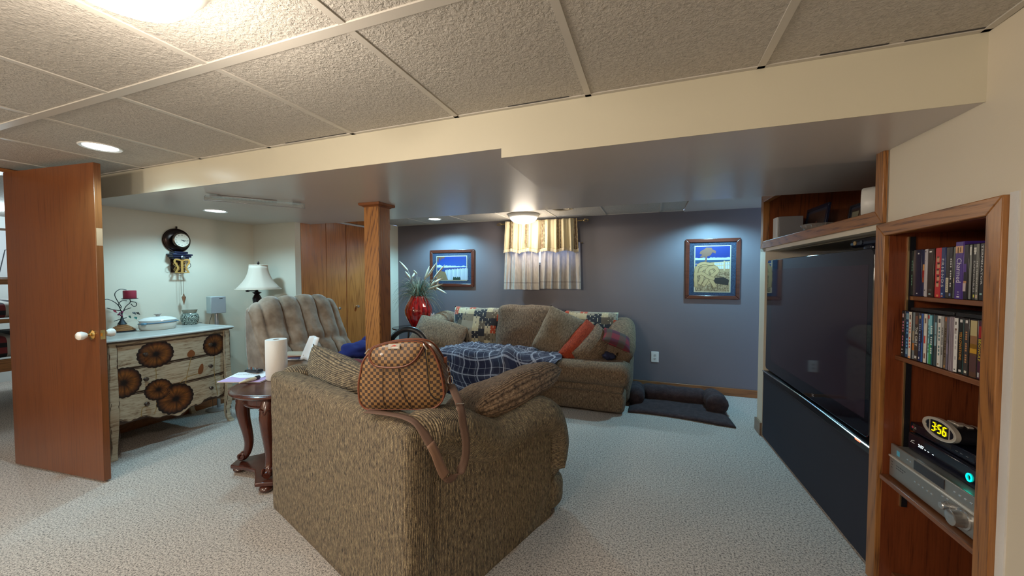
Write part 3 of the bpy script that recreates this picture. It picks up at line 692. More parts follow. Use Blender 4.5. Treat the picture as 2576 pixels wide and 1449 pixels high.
B('side_strip', SV, tv, .012, .05, -1.478, -1.428, .57, 1.455, bev=.004)
B('cabinet_back', BLACKP, tv, .05, .50, -1.50, -.01, .03, 1.45, bev=.01)
tpoly(MB(), [(-1.502, .52), (0, .515), (0, .556), (-.33, .566), (-.62, .558), (-1.1, .566), (-1.502, .560)], -.002, .05).build('trim_shelf', BLACKP, tv, bev=.003)
def arcp(t): return -.5 * 0 + .552 + .012 * 0
mb = MB()
mb.tube([(-.004, y, .558 + .006 * cos((y + .75) * 4)) for y in [-1.5 + .05 * k for k in range(31)]], .0045, 6)
mb.build('chrome_line', plain('polished trim', (.75, .72, .70), .15, 1), tv, smooth=True)
tpoly(MB(), [(-1.502, .015), (.004, .015), (.004, .535), (-1.502, .538)], .0, .08).build('speaker_cloth_panel', CLOTH, tv, bev=.006)
text('logo_lettering', 'LG', .022, plain('printed logo', (.5, .45, .45), .4), tv, frame_from((.0105, -.86, .61), (0, -1, 0), (0, 0, 1)))
B('standby_lamp', emit('red lamp', (1, .10, .05), 4), tv, -.009, -.004, -1.40, -1.36, .549, .556)
# black sensor bar on top of the television
sb = empty('sensor_bar', 'black camera sensor bar resting on top of the television', 'sensor', tuple(MWALL @ V((.10, .84, 1.4515))), WALLROT)
MB().at((0, 0, .045)).rbox(.07, .34, .045, .02, 4).build('bar_housing', GB, sb, smooth=True)
MB().rbox(.07, .08, .03, .012, 3).build('base', GB, sb, smooth=True, loc=(0, 0, .0155))
for y in (.05, .11): MB().at((-.034, y, .045), (0, -pi / 2, 0)).lathe([(.001, .0), (.011, 0), (.011, .004), (.001, .004)], 16).build('lens', plain('amber lens', (.5, .35, .15), .1, .3) if y > .1 else BLACKP, sb, smooth=True)

# ---------------- things in the niche ----------------
NZ = 1.6005
def nloc(n, s, z=NZ): return tuple(MWALL @ V((n, s, z)))
sp = empty('bookshelf_speaker', 'silver box speaker at the far left end of the niche', 'speaker', nloc(.05, 2.06), WALLROT)
MB().box(0, .16, -.05, .05, 0, .19).build('cabinet', plain('grey speaker body', (.22, .22, .24), .5), sp, bev=.004)
B('grille', plain('light silver grille', (.62, .64, .66), .4), sp, -.012, -.001, -.048, .048, .003, .187, bev=.002)
sp = empty('round_speaker', 'white rounded satellite speaker at the near right end of the niche', 'speaker', nloc(.10, .880), WALLROT - .5)
mb = MB(); P = []
for x, r in ((-.05, .074), (-.045, .079), (0, .082), (.04, .078), (.07, .06), (.085, .03), (.09, .001)):
    P.append([(x * .8, r * .66 * cos(2 * pi * i / 32), .088 + r * .98 * sin(2 * pi * i / 32)) for i in range(32)])
mb.grid(P, cv=True).build('shell', WHITE, sp, smooth=True)
mb = MB(); mb.add([(-.0404, .074 * .66 * cos(2 * pi * i / 32), .088 + .074 * .98 * sin(2 * pi * i / 32)) for i in range(32)], [tuple(range(32))]); mb.build('grille', plain('grey cloth', (.25, .25, .27), .9), sp)
B('stand', WHITE, sp, -.04, .04, -.03, .03, 0, .02, bev=.005)
def nframe(label, n, s, w, h, col, pic, tilt=10, rot=0, t=.022):
    o = empty('photo_frame', label, 'photo frame', nloc(n, s), 0); o.rotation_euler = (0, R(tilt), WALLROT + R(rot))
    fm = cmat(col, .25)
    mb = MB(); mb.box(0, .015, -w / 2, w / 2, 0, t); mb.box(0, .015, -w / 2, w / 2, h - t, h); mb.box(0, .015, -w / 2, -w / 2 + t, t, h - t); mb.box(0, .015, w / 2 - t, w / 2, t, h - t)
    mb.build('frame', fm, o, bev=.002)
    B('mat_board', cmat((.03, .04, .07)), o, .008, .012, -w / 2 + t, w / 2 - t, t, h - t)
    g = B('photograph', cmat((.05, .03, .025)), o, .006, .008, -w / 2 + t * 2, w / 2 - t * 2, t * 2, h - t * 2)
    for (a, b, c, d, k) in pic: B('photo_print', cmat(k), g, .0052, .0062, w * a, w * b, h * c, h * d)
    mb = MB(); mb.box(.015, .018, -w / 6, w / 6, .01, h * .8); mb.build('easel_back', BLACKP, o)
    return o
nframe('large navy photo frame holding a dim portrait, in the middle of the niche', .24, 1.95, .36, .25, (.012, .016, .04), ((-.08, .03, .15, .4, (.16, .06, .04)), (-.06, .0, .42, .55, (.20, .09, .06))), 8, 0)
nframe('small dark photo frame with pale picture behind the glass bowl', .30, 1.54, .15, .19, (.02, .02, .03), ((-.25, .25, .3, .75, (.25, .24, .17)),), 8, 0, .014)
nframe('ornate bronze photo frame leaning beside the white speaker', .22, 1.28, .18, .21, (.11, .075, .05), ((-.1, .12, .2, .6, (.02, .015, .02)), (-.03, .06, .45, .6, (.30, .15, .10))), 14, -10, .028)
nframe('plain black photo frame in the shade beside the big navy one', .34, 2.14, .10, .18, (.012, .012, .02), (), 6, 0, .02)
o = empty('crystal_bowl', 'low cut-crystal bowl in front of the photo frames', 'bowl', nloc(.12, 1.50))
CRY = NT('cut crystal', (.9, .85, .8), .05, Transmission_Weight=.85, IOR=1.5).m
MB().lathe([(.001, 0), (.05, 0), (.055, .006), (.085, .03), (.095, .055), (.098, .062), (.092, .060), (.08, .032), (.05, .010), (.001, .010)], 32, fn=lambda a, z: 1 + .03 * cos(a * 16) * (z > .005)).build('bowl', CRY, o, smooth=True)
# ================= painted dresser =================
s = NT('distressed cream paint', (.5, .42, .3), .5)
v = s.co('Object', (1, .10, 1)); f = s.noise(v, 110, 4, .65); f2 = s.noise(s.co('Object', (1, .3, 1)), 9, 2)
t_ = s.math('ADD', s.math('MULTIPLY', f, .8), s.math('MULTIPLY', f2, .25))
s.col(s.ramp(t_, [(.36, (.13, .065, .03)), (.43, (.32, .24, .155)), (.52, (.44, .36, .25)), (.7, (.52, .45, .33))])); s.bump(f, .2, .002); DPAINT = s.m
DARKP = paint('dark brown worn edge', (.055, .026, .014), .55, 90, .3, .3)
s = NT('painted flower', (.3, .1, .02), .4)
c = s.sep(s.co('UV')); nz = s.noise(s.co('UV', (26, 1.2, 1)), 1.0, 3, .6)
a = s.ramp(c[1], [(0, (.006, .003, .003)), (.14, (.012, .005, .004)), (.28, (.10, .032, .008)), (.58, (.22, .078, .014)), (.80, (.10, .032, .010)), (.92, (.018, .008, .006)), (1, (.014, .007, .006))])
b = s.ramp(nz, [(.35, (.35, .32, .3)), (.62, (1.15, 1.1, 1.05))]); s.col(s.mix(1., a, b, 'MULTIPLY')); FLOW = s.m
BUD = paint('painted bud', (.20, .065, .018), .45, 60, .3, .3)
DX, DYc = -3.90, 1.93
dr_ = empty('painted_dresser', 'distressed cream three-drawer dresser painted with big brown flowers', 'dresser', (DX, DYc, 0))
fx = lambda y: .262 + .034 * (1 - (y / .37) ** 2)
yy = [-.37 + .74 * i / 24 for i in range(25)]
def bowpanel(name, z0, z1, off, th, y0, y1, mat, par, zf=None, bev=.002):
    ys_ = [y0 + (y1 - y0) * i / 24 for i in range(25)]
    mb = MB(); zb = zf or (lambda y: z0)
    F = [[(fx(y) + off, y, zb(y)), (fx(y) + off, y, z1)] for y in ys_]; Bk = [[(fx(y) + off - th, y, zb(y)), (fx(y) + off - th, y, z1)] for y in ys_]
    P = [[f[0], f[1], b[1], b[0]] for f, b in zip(F, Bk)]
    mb.grid(P, lambda i, j: (i * .03, j * .2), cv=True); mb.add(P[0], [(0, 1, 2, 3)]); mb.add(P[-1], [(0, 1, 2, 3)])
    return mb.build(name, mat, par, weld=True, bev=0)
skirt = lambda y: .258 - .060 * exp(-((y + .02) / .14) ** 2) - .012 * cos(y * 42) + .010 * (abs(y) > .34)
mb = MB(); mb.box(-.27, .255, -.372, .372, .235, .842); mb.build('carcass', DARKP, dr_)
for sg in (-1, 1): B('side_panel', DPAINT, dr_, -.27, .25, sg * .372, sg * .392, .20, .842, bev=.004)
bowpanel('top_rail', .822, .845, .006, .03, -.37, .37, DPAINT, dr_)
KN = plain('pewter drawer knob', (.16, .12, .10), .3, .85)
for z0, z1, zf, ks in ((.648, .818, None, (.735, .732)), (.458, .640, None, (.545, .545)), (.25, .450, skirt, (.355, .352))):
    d = bowpanel('drawer', z0, z1, .008, .04, -.364, .364, DPAINT, dr_, zf)
    for yk, zk in zip((-.215, .235), ks):
        MB().at((fx(yk) + .008, yk, zk), (0, pi / 2, 0)).lathe([(.001, 0), (.010, 0), (.007, .006), (.006, .012), (.014, .018), (.016, .024), (.012, .030), (.001, .032)], 20).build('knob', KN, d, smooth=True)
    # chipped dark line along the drawer edge
    for ze in (z1 - .004,) + ((z0 + .003,) if not zf else ()):
        P = []
        for i in range(121):
            y = -.362 + .724 * i / 120; h1 = .0035 + max(0, MN.noise(V((y * 22, ze * 31, 1)))) * .012; h0 = .003
            P.append([(fx(y) + .0088, y, ze - h1), (fx(y) + .0088, y, ze + h0)])
        MB().grid(P).build('chipped_edge', DARKP, d)
    for sg in (-1, 1):
        P = []
        zz0 = zf(sg * .362) if zf else z0
        for i in range(40):
            z = zz0 + (z1 - zz0) * i / 39; h1 = .003 + max(0, MN.noise(V((z * 30, sg * 3, 2)))) * .012
            P.append([(fx(.362) + .0092, sg * .364, z), (fx(.362) + .0092, sg * (.364 - h1), z)])
        MB().grid(P).build('chipped_edge', DARKP, d)
P = []
for i in range(121):
    y = -.362 + .724 * i / 120; z = skirt(y); P.append([(fx(y) + .0090, y, z), (fx(y) + .0090, y, z + .006 + max(0, MN.noise(V((y * 30, 7, 1)))) * .016)])
MB().grid(P).build('chipped_skirt_edge', DARKP, dr_)
# corner posts that run down into curved feet
for sy in (-1, 1):
    for sx in (-1, 1):
        mb = MB(); P = []
        for z, dx, dy, wd in ((.845, 0, 0, .024), (.6, .004, 0, .024), (.40, .012, .004, .025), (.28, .018, .010, .026), (.18, .010, .006, .022), (.10, .0, .0, .017), (.04, .006, .008, .018), (.012, .022, .018, .021), (0, .024, .019, .020)):
            cx = (.262 + dx) if sx > 0 else (-.25 - dx * .2); cy = sy * (.388 + dy)
            P.append([(cx - wd, cy - wd, z), (cx + wd, cy - wd, z), (cx + wd, cy + wd, z), (cx - wd, cy + wd, z)])
        mb.grid(P, lambda i, j: (i * .08, j * .05), cv=True); mb.add(P[0], [(0, 1, 2, 3)]); mb.add(P[-1], [(0, 1, 2, 3)])
        leg = mb.build('leg', DPAINT, dr_, weld=True, bev=.004)
        if sx > 0:
            mb = MB()
            for e in (-1, 1):
                P = []
                for i in range(70):
                    z = .03 + .80 * i / 69; o_ = .0245 + (.012 * sin(min(1, max(0, (z - .1) / .4)) * pi)); h = .003 + max(0, MN.noise(V((z * 26, e, sy)))) * .012
                    xx = .262 + .0265 + (.012 if .2 < z < .42 else .002) + (0 if z > .15 else -.006); cy = sy * (.388 + (.006 if .2 < z < .4 else 0))
                    P.append([(xx, cy + e * .0235, z), (xx, cy + e * (.0235 - h), z)])
                mb.grid(P)
            mb.build('chipped_edge', DARKP, leg)
s = NT('pale worn dresser top', (.56, .56, .50), .3); f = s.noise(s.co('Object', (1, .2, 1)), 12, 3)
s.col(s.ramp(f, [(.3, (.34, .32, .28)), (.6, (.45, .44, .41))])); DTOP = s.m
ty = lambda o: [(.300 + .036 * (1 - (y / .44) ** 2) + o, y) for y in [-.44 + .88 * i / 24 for i in range(25)]]
for z0, z1, o in ((.845, .852, -.016), (.852, .866, 0), (.866, .872, -.006)):
    pass
mb = MB(); P = []
for o, z in ((-.02, .845), (-.006, .850), (.004, .858), (.002, .866), (-.008, .872)):
    yo = o
    r_ = [(-.275, -.44 - yo, z)] + [(x, y * (.44 + yo) / .44, z) for x, y in ty(o)] + [(-.275, .44 + yo, z)]
    P.append(r_)
mb.grid(P, lambda i, j: (i * .01, j * .04), cv=True); mb.add(P[-1], [tuple(range(27))]); mb.add(P[0], [tuple(range(27))])
tp = mb.build('top', DTOP, dr_, smooth=True, ang=30)
mb = MB(); P = [[(x - .0015, y, .8475 - .003), (x + .0045, y * 1.008, .851 + max(0, MN.noise(V((y * 18, 3, 0)))) * .010)] for x, y in [(.300 + .036 * (1 - (q / .44) ** 2) - .004, q) for q in [-.43 + .86 * i / 120 for i in range(121)]]]
mb.grid(P).build('chipped_lip', DARKP, tp)
# flat painted decoration that follows the bowed front
def flower(cy, cz, ry, rz, n=18, clip=(-.361, .361), lobes=19):
    mb = MB(); N = 114; P = []
    for i in range(N):
        a = 2 * pi * i / N; L = 1 + .035 * abs(cos(a * lobes / 2)) * 1.6 - .03; row = []
        for k in range(9):
            t = k / 8; rr = t * (L if t > .8 else 1)
            y = cy + ry * rr * cos(a); z = cz + rz * rr * sin(a); y = max(clip[0], min(clip[1], y)); z = min(z, .8165)
            row.append((fx(y) + .0096, y, z))
        P.append(row)
    mb.grid(P, lambda i, j: (i / N, j / 8), cu=True)
    return mb.build('painted_flower', FLOW, dr_, recalc=False)
flower(1.786 - DYc, .722, .113, .104); flower(2.212 - DYc, .722, .096, .098); flower(1.600 - DYc, .545, .098, .112)
flower(1.795 - DYc, .443, .086, .082); flower(1.905 - DYc, .337, .126, .118)
def stem(pts, r=.0022):
    mb = MB(); q = catmull([(0, a - DYc, b) for a, b in pts], 8); P = []
    for i, p in enumerate(q):
        t = (q[min(i + 1, len(q) - 1)] - q[max(i - 1, 0)]).normalized(); n_ = V((0, -t.z, t.y)) * r
        P.append([(fx(p.y) + .0093, p.y - n_.y, p.z - n_.z), (fx(p.y) + .0093, p.y + n_.y, p.z + n_.z)])
    return mb.grid(P).build('painted_stem', paint('ochre stem', (.32, .20, .06), .5) if 'ochre stem' not in bpy.data.materials else bpy.data.materials['ochre stem'], dr_, recalc=False)
stem([(1.781, .618), (1.783, .57), (1.781, .528)]); stem([(2.022, .65), (2.005, .58), (1.985, .50), (1.975, .44)])
stem([(2.085, .50), (2.04, .50), (1.98, .49), (1.93, .45), (1.915, .42)]); stem([(2.212, .62), (2.205, .5), (2.215, .38), (2.232, .265)])
stem([(1.78, .36), (1.777, .30), (1.765, .262)]); stem([(1.735, .335), (1.70, .33), (1.69, .30), (1.688, .262)])
for cy, cz, ry, rz, tl in ((2.022, .682, .029, .030, 0), (2.095, .535, .020, .046, -.25)):
    pts = []
    for i in range(28):
        a = 2 * pi * i / 28; y = ry * cos(a) * (1 - .25 * sin(a)); z = rz * sin(a)
        y, z = y * cos(tl) - z * sin(tl), y * sin(tl) + z * cos(tl); yy_ = cy - DYc + y; pts.append((fx(yy_) + .0096, yy_, cz + z))
    MB().add(pts, [tuple(range(28))]).build('painted_bud', BUD, dr_, recalc=False)

TZ = .8725
# candle holder
ch = empty('candle_holder', 'wire branch candle holder with a beaded dome base and red pillar candle', 'candle holder', (-4.07, 1.80, TZ))
MB().lathe([(.001, 0), (.082, 0), (.084, .006), (.078, .010), (.001, .010)], 32).build('base_plate', BLACKP, ch, smooth=True)
wk = plain('honey rattan', (.36, .16, .06), .4)
for i in range(7): MB().tube([((.076 - .0075 * i * (1 + i * .06)) * cos(a), (.076 - .0075 * i * (1 + i * .06)) * sin(a), .014 + .0075 * i) for a in [2 * pi * k / 28 for k in range(28)]], .0042, 6, closed=True).build('rattan_coil', wk, ch, smooth=True)
IR = plain('dark iron', (.03, .035, .04), .45, .6)
MB().lathe([(.03, .060), (.022, .075), (.012, .095), (.006, .12), (.004, .15), (.001, .152)], 16).build('cone', IR, ch, smooth=True)
br = MB()
cy_, cz_ = .0, .255
for pts in ([(0, 0, .10), (0, -.005, .17), (0, -.03, .23), (0, -.085, .27), (0, -.13, .25)], [(0, 0, .14), (.01, .02, .20), (.02, .045, .235), (.02, .045, .262)], [(0, 0, .15), (0, .02, .175), (0, .06, .19)],
            [(0, 0, .17), (0, -.04, .18), (0, -.09, .2)], [(0, 0, .2), (0, -.04, .30), (0, -.01, .345), (.01, .03, .34)], [(0, -.05, .09), (0, 0, .105), (0, .03, .11)],
            [(.02, .045, .245), (.02, .08, .235), (.02, .088, .212), (.02, .07, .20), (.02, .05, .225)], [(0, 0, .19), (0, -.02, .22), (0, .0, .25), (.01, .03, .25)]):
    br.tube(catmull(pts, 8), .0028, 6)
br.build('iron_branch', IR, ch, smooth=True)
MB().at((.02, .045, .262)).lathe([(.001, 0), (.045, .002), (.052, .006), (.05, .008), (.001, .004)], 28).build('drip_plate', IR, ch, smooth=True)
MB().at((.02, .045, .2665)).lathe([(.001, 0), (.039, 0), (.041, .003), (.041, .066), (.038, .069), (.030, .066), (.001, .065)], 32).build('candle', paint('dark red wax', (.30, .025, .05), .5, 40, .1, .1), ch, smooth=True)
for i, (y, z, m) in enumerate(((.075, .135, (.05, .16, .13)), (.062, .175, (.02, .02, .02)), (.085, .17, (.02, .02, .02)), (-.06, .20, (.25, .03, .05)), (.035, .145, (.05, .16, .13)))):
    MB().at((.012, y, z - .02), (.3 * i, .8, .5 * i)).add([(0, 0, 0), (.012, .012, .006), (.034, .004, 0), (.016, -.012, .004), (.014, 0, -.003)], [(0, 1, 4), (1, 2, 4), (2, 3, 4), (3, 0, 4)]).build('leaf', cmat(m), ch, solid=.001)
for k in range(7):
    a = k * .9; MB().at((.012 + .008 * sin(a * 3), -.012 + .012 * cos(a), .165 - .006 * k), (0, 0, 0)).lathe([(.0005, -.007), (.005, -.005), (.0075, 0), (.005, .005), (.0005, .007)], 10).build('glass_berry', cmat((.18, .03, .08), .1), ch, smooth=True)
# casserole
CE = paint('glazed ivory ceramic', (.66, .60, .52), .15, 30, .05, .08)
ca = empty('oval_casserole', 'oval ivory ceramic casserole with blue ribbon band and lidded knob', 'dish', (-3.96, 1.985, TZ))
ca.rotation_euler = (0, 0, -.12)
MB().lathe([(.001, 0), (.108, 0), (.118, .008), (.124, .03), (.126, .052), (.121, .056), (.001, .056)], 40, sx=.72, sy=1).build('dish', CE, ca, smooth=True)
MB().lathe([(.119, .056), (.119, .068), (.124, .078), (.127, .082), (.118, .090), (.09, .102), (.05, .109), (.012, .111), (.001, .111)], 40, sx=.72, sy=1).build('lid', paint('white glazed lid', (.72, .70, .66), .12, 30, .04, .05), ca, smooth=True)
MB().at((0, 0, .109)).lathe([(.012, 0), (.014, .012), (.026, .020), (.028, .023), (.001, .021)], 24, sx=.8).build('lid_knob', plain('grey glazed knob', (.38, .33, .30), .2), ca, smooth=True)
MB().tube([(.0885 * cos(a), .1235 * sin(a), .060 + .005 * sin(a + .5)) for a in [2 * pi * i / 48 for i in range(48)]], .006, 6, closed=True, flat=.8).build('blue_band', cmat((.10, .20, .28)), ca, smooth=True)
MB().at((.05, -.105, .058), (0, 0, .5)).rbox(.03, .04, .018, .006, 3).build('handle', cmat((.12, .24, .32)), ca, smooth=True)
MB().at((.02, .122, .064), (0, 0, 0)).rbox(.02, .022, .01, .004, 3).build('handle', cmat((.12, .24, .32)), ca, smooth=True)
# wax warmer
s = NT('crackled grey green glaze', (.3, .35, .3), .2)
vo = s.n('TexVoronoi', feature='DISTANCE_TO_EDGE', i_Vector=s.co('Object', (1, 1, 1)), i_Scale=95., i_Randomness=1.)
s.col(s.ramp(vo.outputs[0], [(.0, (.03, .04, .035)), (.10, (.04, .05, .045)), (.16, (.36, .42, .36)), (.5, (.52, .56, .47))])); CRK = s.m
wa = empty('wax_warmer', 'round grey-green mosaic wax warmer jar on the dresser top', 'jar', (-4.07, 2.285, TZ))
MB().lathe([(.001, 0), (.05, 0), (.054, .004), (.060, .02), (.068, .045), (.070, .065), (.064, .09), (.052, .105), (.048, .112), (.001, .112)], 40).build('jar_body', CRK, wa, smooth=True)
MB().lathe([(.046, .110), (.050, .112), (.058, .135), (.060, .139), (.054, .139), (.046, .120), (.001, .118)], 36).build('dish_rim', plain('grey olive glaze', (.30, .28, .22), .15), wa, smooth=True)
MB().tube([(0, .06, .012), (0, .082, .012), (0, .10, .004), (-.02, .115, .002), (-.05, .12, .002)], .0022, 6).build('power_cord', BLACKP, wa, smooth=True)
# speaker on a stand behind the dresser end
sp = empty('satellite_speaker', 'small silver box speaker on a slim floor stand beyond the dresser', 'speaker', (-4.04, 2.50, 0), R(-9))
PS = plain('silver speaker paint', (.34, .35, .37), .35, .3)
MB().lathe([(.001, 0), (.10, 0), (.102, .008), (.09, .014), (.03, .02), (.001, .021)], 36).build('stand_base', PS, sp, smooth=True)
MB().lathe([(.014, .02), (.014, .955), (.001, .956)], 16).build('pole', PS, sp, smooth=True); MB().lathe([(.017, .6), (.017, .958), (.001, .958)], 16).build('upper_pole', plain('brushed pole', (.45, .42, .42), .3, .7), sp, smooth=True)
B('cabinet', plain('grey side paint', (.44, .50, .50), .4), sp, -.055, .04, -.062, .062, .960, 1.125, bev=.004)
B('grille', PS, sp, .04, .050, -.062, .062, .962, 1.123, bev=.003); B('maker_mark', BLACKP, sp, .0500, .0508, .006, .034, 1.102, 1.108)
MB().tube(catmull([(-.02, -.03, .95), (-.05, -.045, .8), (-.045, -.035, .4), (-.05, -.03, .01)], 6), .002, 5).build('wire', BLACKP, sp)

# ================= wall clock =================
cx_, cy_ = XL, 2.262
ck = empty('skeleton_wall_clock', 'dark round wall clock with open brass movement and hanging weights', 'clock', (XL, cy_, 1.66))
BRZ = plain('dark bronze', (.035, .022, .018), .25, .7)
X = lambda z, r: (r, z)
mb = MB().at((0, 0, 0), (0, pi / 2, 0)).lathe([(.001, .001), (.108, .001), (.112, .008), (.108, .016), (.085, .026), (.06, .034), (.001, .036)], 48)
mb.build('backplate', BRZ, ck, smooth=True); MB().at((0, 0, 0), (0, pi / 2, 0)).lathe([(.105, .012), (.109, .020), (.104, .022), (.102, .016)], 48).build('rim', plain('bronze rim', (.07, .04, .03), .2, .8), ck, smooth=True)
MB().at((.012, .0, .12), (0, 0, 0)).lathe([(.001, -.015), (.008, -.012), (.006, 0), (.010, .008), (.001, .014)], 14).build('hanger', BRZ, ck, smooth=True)
B('movement_post', BRZ, ck, .02, .075, -.006, .006, -.02, .02)
MB().at((.074, 0, 0), (0, pi / 2, 0)).lathe([(.001, 0), (.068, 0), (.072, .006), (.070, .016), (.062, .020), (.060, .012), (.001, .012)], 48).build('dial_bezel', plain('bezel bronze', (.10, .07, .05), .25, .8), ck, smooth=True)
MB().at((.0875, 0, 0), (0, pi / 2, 0)).lathe([(.001, 0), (.060, 0), (.060, .0006), (.001, .0006)], 48).build('dial', cmat((.78, .70, .58), .4), ck)
INK = cmat((.02, .015, .015), .5)
for i, t in enumerate(['XII', 'I', 'II', 'III', 'IIII', 'V', 'VI', 'VII', 'VIII', 'IX', 'X', 'XI']):
    a = pi / 2 - i * pi / 6; yd = (0, cos(a), sin(a)); xd = (0, sin(a), -cos(a))
    text('numeral', t, .016, INK, ck, frame_from((.0885, .047 * cos(a), .047 * sin(a)), xd, yd), squash=.8)
def hand(a, l, w):
    d = V((0, cos(a), sin(a))); n_ = V((0, -sin(a), cos(a))); p = V((.0895, 0, 0))
    vs = [p - d * .008 - n_ * w, p - d * .008 + n_ * w, p + d * l * .6 + n_ * w * 1.4, p + d * l, p + d * l * .6 - n_ * w * 1.4]; MB().add([tuple(q) for q in vs], [(0, 1, 2, 3, 4)]).build('hand', INK, ck, solid=.0006)
hand(R(-6), .050, .0012); hand(R(-26), .030, .002)
CO = plain('blue black japanning', (.012, .018, .05), .25, .4)
mb = MB(); 
for y0, z0, z1, x1 in ((.055, -.125, -.105, .075), (.082, -.142, -.127, .098), (.074, -.160, -.142, .09), (.060, -.175, -.160, .08)): mb.box(.002, x1, -y0, y0, z0, z1)
mb.build('cornice', CO, ck, bev=.003)
MB().at((.093, .002, -.162), (0, pi / 2, 0)).lathe([(.001, 0), (.016, 0), (.018, .003), (.012, .006), (.001, .007)], 20).build('medallion', plain('pewter medallion', (.14, .14, .15), .3, .8), ck, smooth=True)
GO = plain('polished gold plate', (.85, .58, .18), .25, .85)
def yz(mb, pts, x0, x1):
    n = len(pts); vs = [(x0, a, b) for a, b in pts] + [(x1, a, b) for a, b in pts]
    return mb.add(vs, [tuple(range(n)), tuple(range(n, 2 * n))] + [(i, (i + 1) % n, n + (i + 1) % n, n + i) for i in range(n)])
def band(pts, w):
    q = catmull([(0, a, b) for a, b in pts], 8); L_, R_ = [], []
    for i, p in enumerate(q):
        t = (q[min(i + 1, len(q) - 1)] - q[max(i - 1, 0)]).normalized(); L_.append((p.y - t.z * w, p.z + t.y * w)); R_.append((p.y + t.z * w, p.z - t.y * w))
    mb = MB()
    for k in range(len(q) - 1): yz(mb, [L_[k], L_[k + 1], R_[k + 1], R_[k]], .078, .082)
    return mb
for sg in (-1, 1):
    band([(sg * .010, -.186), (sg * .050, -.180), (sg * .058, -.205), (sg * .040, -.235), (sg * .034, -.262), (sg * .046, -.290), (sg * .05, -.30)], .0075).build('movement_plate', GO, ck)
B('movement_bar', GO, ck, .078, .082, -.010, .010, -.300, -.178); B('movement_foot', GO, ck, .077, .083, -.058, .058, -.304, -.296)
B('rear_plate', BRZ, ck, .012, .016, -.056, .056, -.30, -.175)
for i, (y, z, r) in enumerate(((-.03, -.22, .018), (.028, -.215, .02), (-.022, -.262, .022), (.025, -.265, .018), (0, -.24, .016), (-.045, -.275, .015))):
    MB().at((.035 + .006 * i, y, z), (0, pi / 2, 0)).lathe([(r * .75, 0), (r, 0), (r, .003), (r * .75, .003), (r * .75, 0)], 24, fn=lambda a, z_: 1 + .05 * (cos(a * 16) > 0)).build('gear', plain('brass gear %d' % i, (.55, .40, .16), .3, .9), ck)
for sg in (-1, 1): MB().tube(catmull([(.05, sg * .058, -.20), (.06, sg * .078, -.215), (.06, sg * .08, -.245), (.05, sg * .06, -.26)], 6), .002, 6).build('side_scroll', BRZ, ck, smooth=True)
for sy in (-.008, .012): MB().tube([(.07, sy, -.30), (.07, sy, -.51)], .0016, 5).build('chain', plain('chain %d' % int(sy * 1000 + 20), (.22, .18, .14), .35, .9), ck)
MB().at((.07, .012, -.51)).lathe([(.001, .012), (.006, .006), (.004, .0), (.010, -.012), (.016, -.022), (.012, -.045), (.001, -.095)], 6).build('weight', plain('copper weight', (.30, .16, .10), .2, .9), ck)

# ================= swing-arm floor lamp =================
LM = empty('floor_lamp', 'dark swing-arm floor lamp with flared cream bell shade in the corner', 'lamp', (-3.80, 2.74, 0))
BW = plain('dark bronze wood', (.018, .010, .012), .3, .3)
MB().lathe([(.001, 0), (.14, 0), (.14, .02), (.10, .03), (.04, .05), (.018, .07), (.001, .07)], 36).build('base', BW, LM, smooth=True)
MB().lathe([(.016, .06), (.016, .80), (.024, .82), (.024, .92), (.020, .96), (.040, 1.08), (.042, 1.10), (.028, 1.13), (.020, 1.14), (.040, 1.155), (.042, 1.16), (.022, 1.165), (.012, 1.17), (.012, 1.19), (.001, 1.19)], 8).build('pole', BW, LM)
B('swing_arm', BW, LM, -.13, .01, -.008, .008, 1.168, 1.180); B('swing_arm', BW, LM, -.13, .04, -.012, .004, 1.184, 1.194); B('arm_joint', BW, LM, -.145, -.125, -.014, .012, 1.162, 1.20)
MB().at((.03, 0, 1.19)).lathe([(.006, 0), (.006, .26), (.001, .26)], 8).build('socket_stem', BW, LM)
s = NT('cream lamp shade silk', (.52, .43, .35), .8, Sheen_Weight=.1)
u = s.sep(s.co('Object'))
SHD = s.m
P = []
for i in range(8 * 6):
    a = 2 * pi * i / 48; k = cos(pi / 8) / cos(((a + pi / 8) % (pi / 4)) - pi / 8); k = 1 * .5 + .5 * k
    P.append([(r * k * cos(a), r * k * sin(a), z) for r, z in ((.082, 1.435), (.086, 1.40), (.098, 1.35), (.118, 1.30), (.145, 1.26), (.178, 1.22), (.205, 1.195))])
sh = MB().grid([[(x + .03, y, z) for x, y, z in r] for r in P], cu=True).build('lamp_shade', SHD, LM, solid=.002, smooth=True, ang=60)
mb = MB(); mb.tube([(p[0][0] + .03, p[0][1], 1.436) for p in P], .004, 6, closed=True); mb.tube([(p[-1][0] + .03, p[-1][1], 1.194) for p in P], .003, 6, closed=True)
mb.build('shade_piping', cmat((.72, .62, .50), .8), LM, smooth=True)
MB().at((.03, 0, 1.44)).lathe([(.005, 0), (.009, .008), (.011, .018), (.006, .030), (.001, .036)], 14).build('finial', BW, LM, smooth=True)

# ================= recliner =================
s = NT('taupe microfibre', (.28, .21, .15), .85, Sheen_Weight=.5, Sheen_Roughness=.4, spec=.2)
f = s.noise(s.co('Object'), 7, 3, .6); s.col(s.ramp(f, [(.3, (.15, .10, .068)), (.5, (.235, .17, .12)), (.72, (.34, .27, .21))])); s.bump(s.noise(s.co('Object'), 300, 2), .15, .002); MICRO = s.m
s = NT('dark seam thread', (.10, .07, .05), .9); SEAM = s.m
RCp = V((-2.73, 2.60, 0)); RCr = R(-9)
rc = empty('recliner', 'taupe microfibre recliner with tufted back in front of the closet', 'armchair', tuple(RCp), RCr)
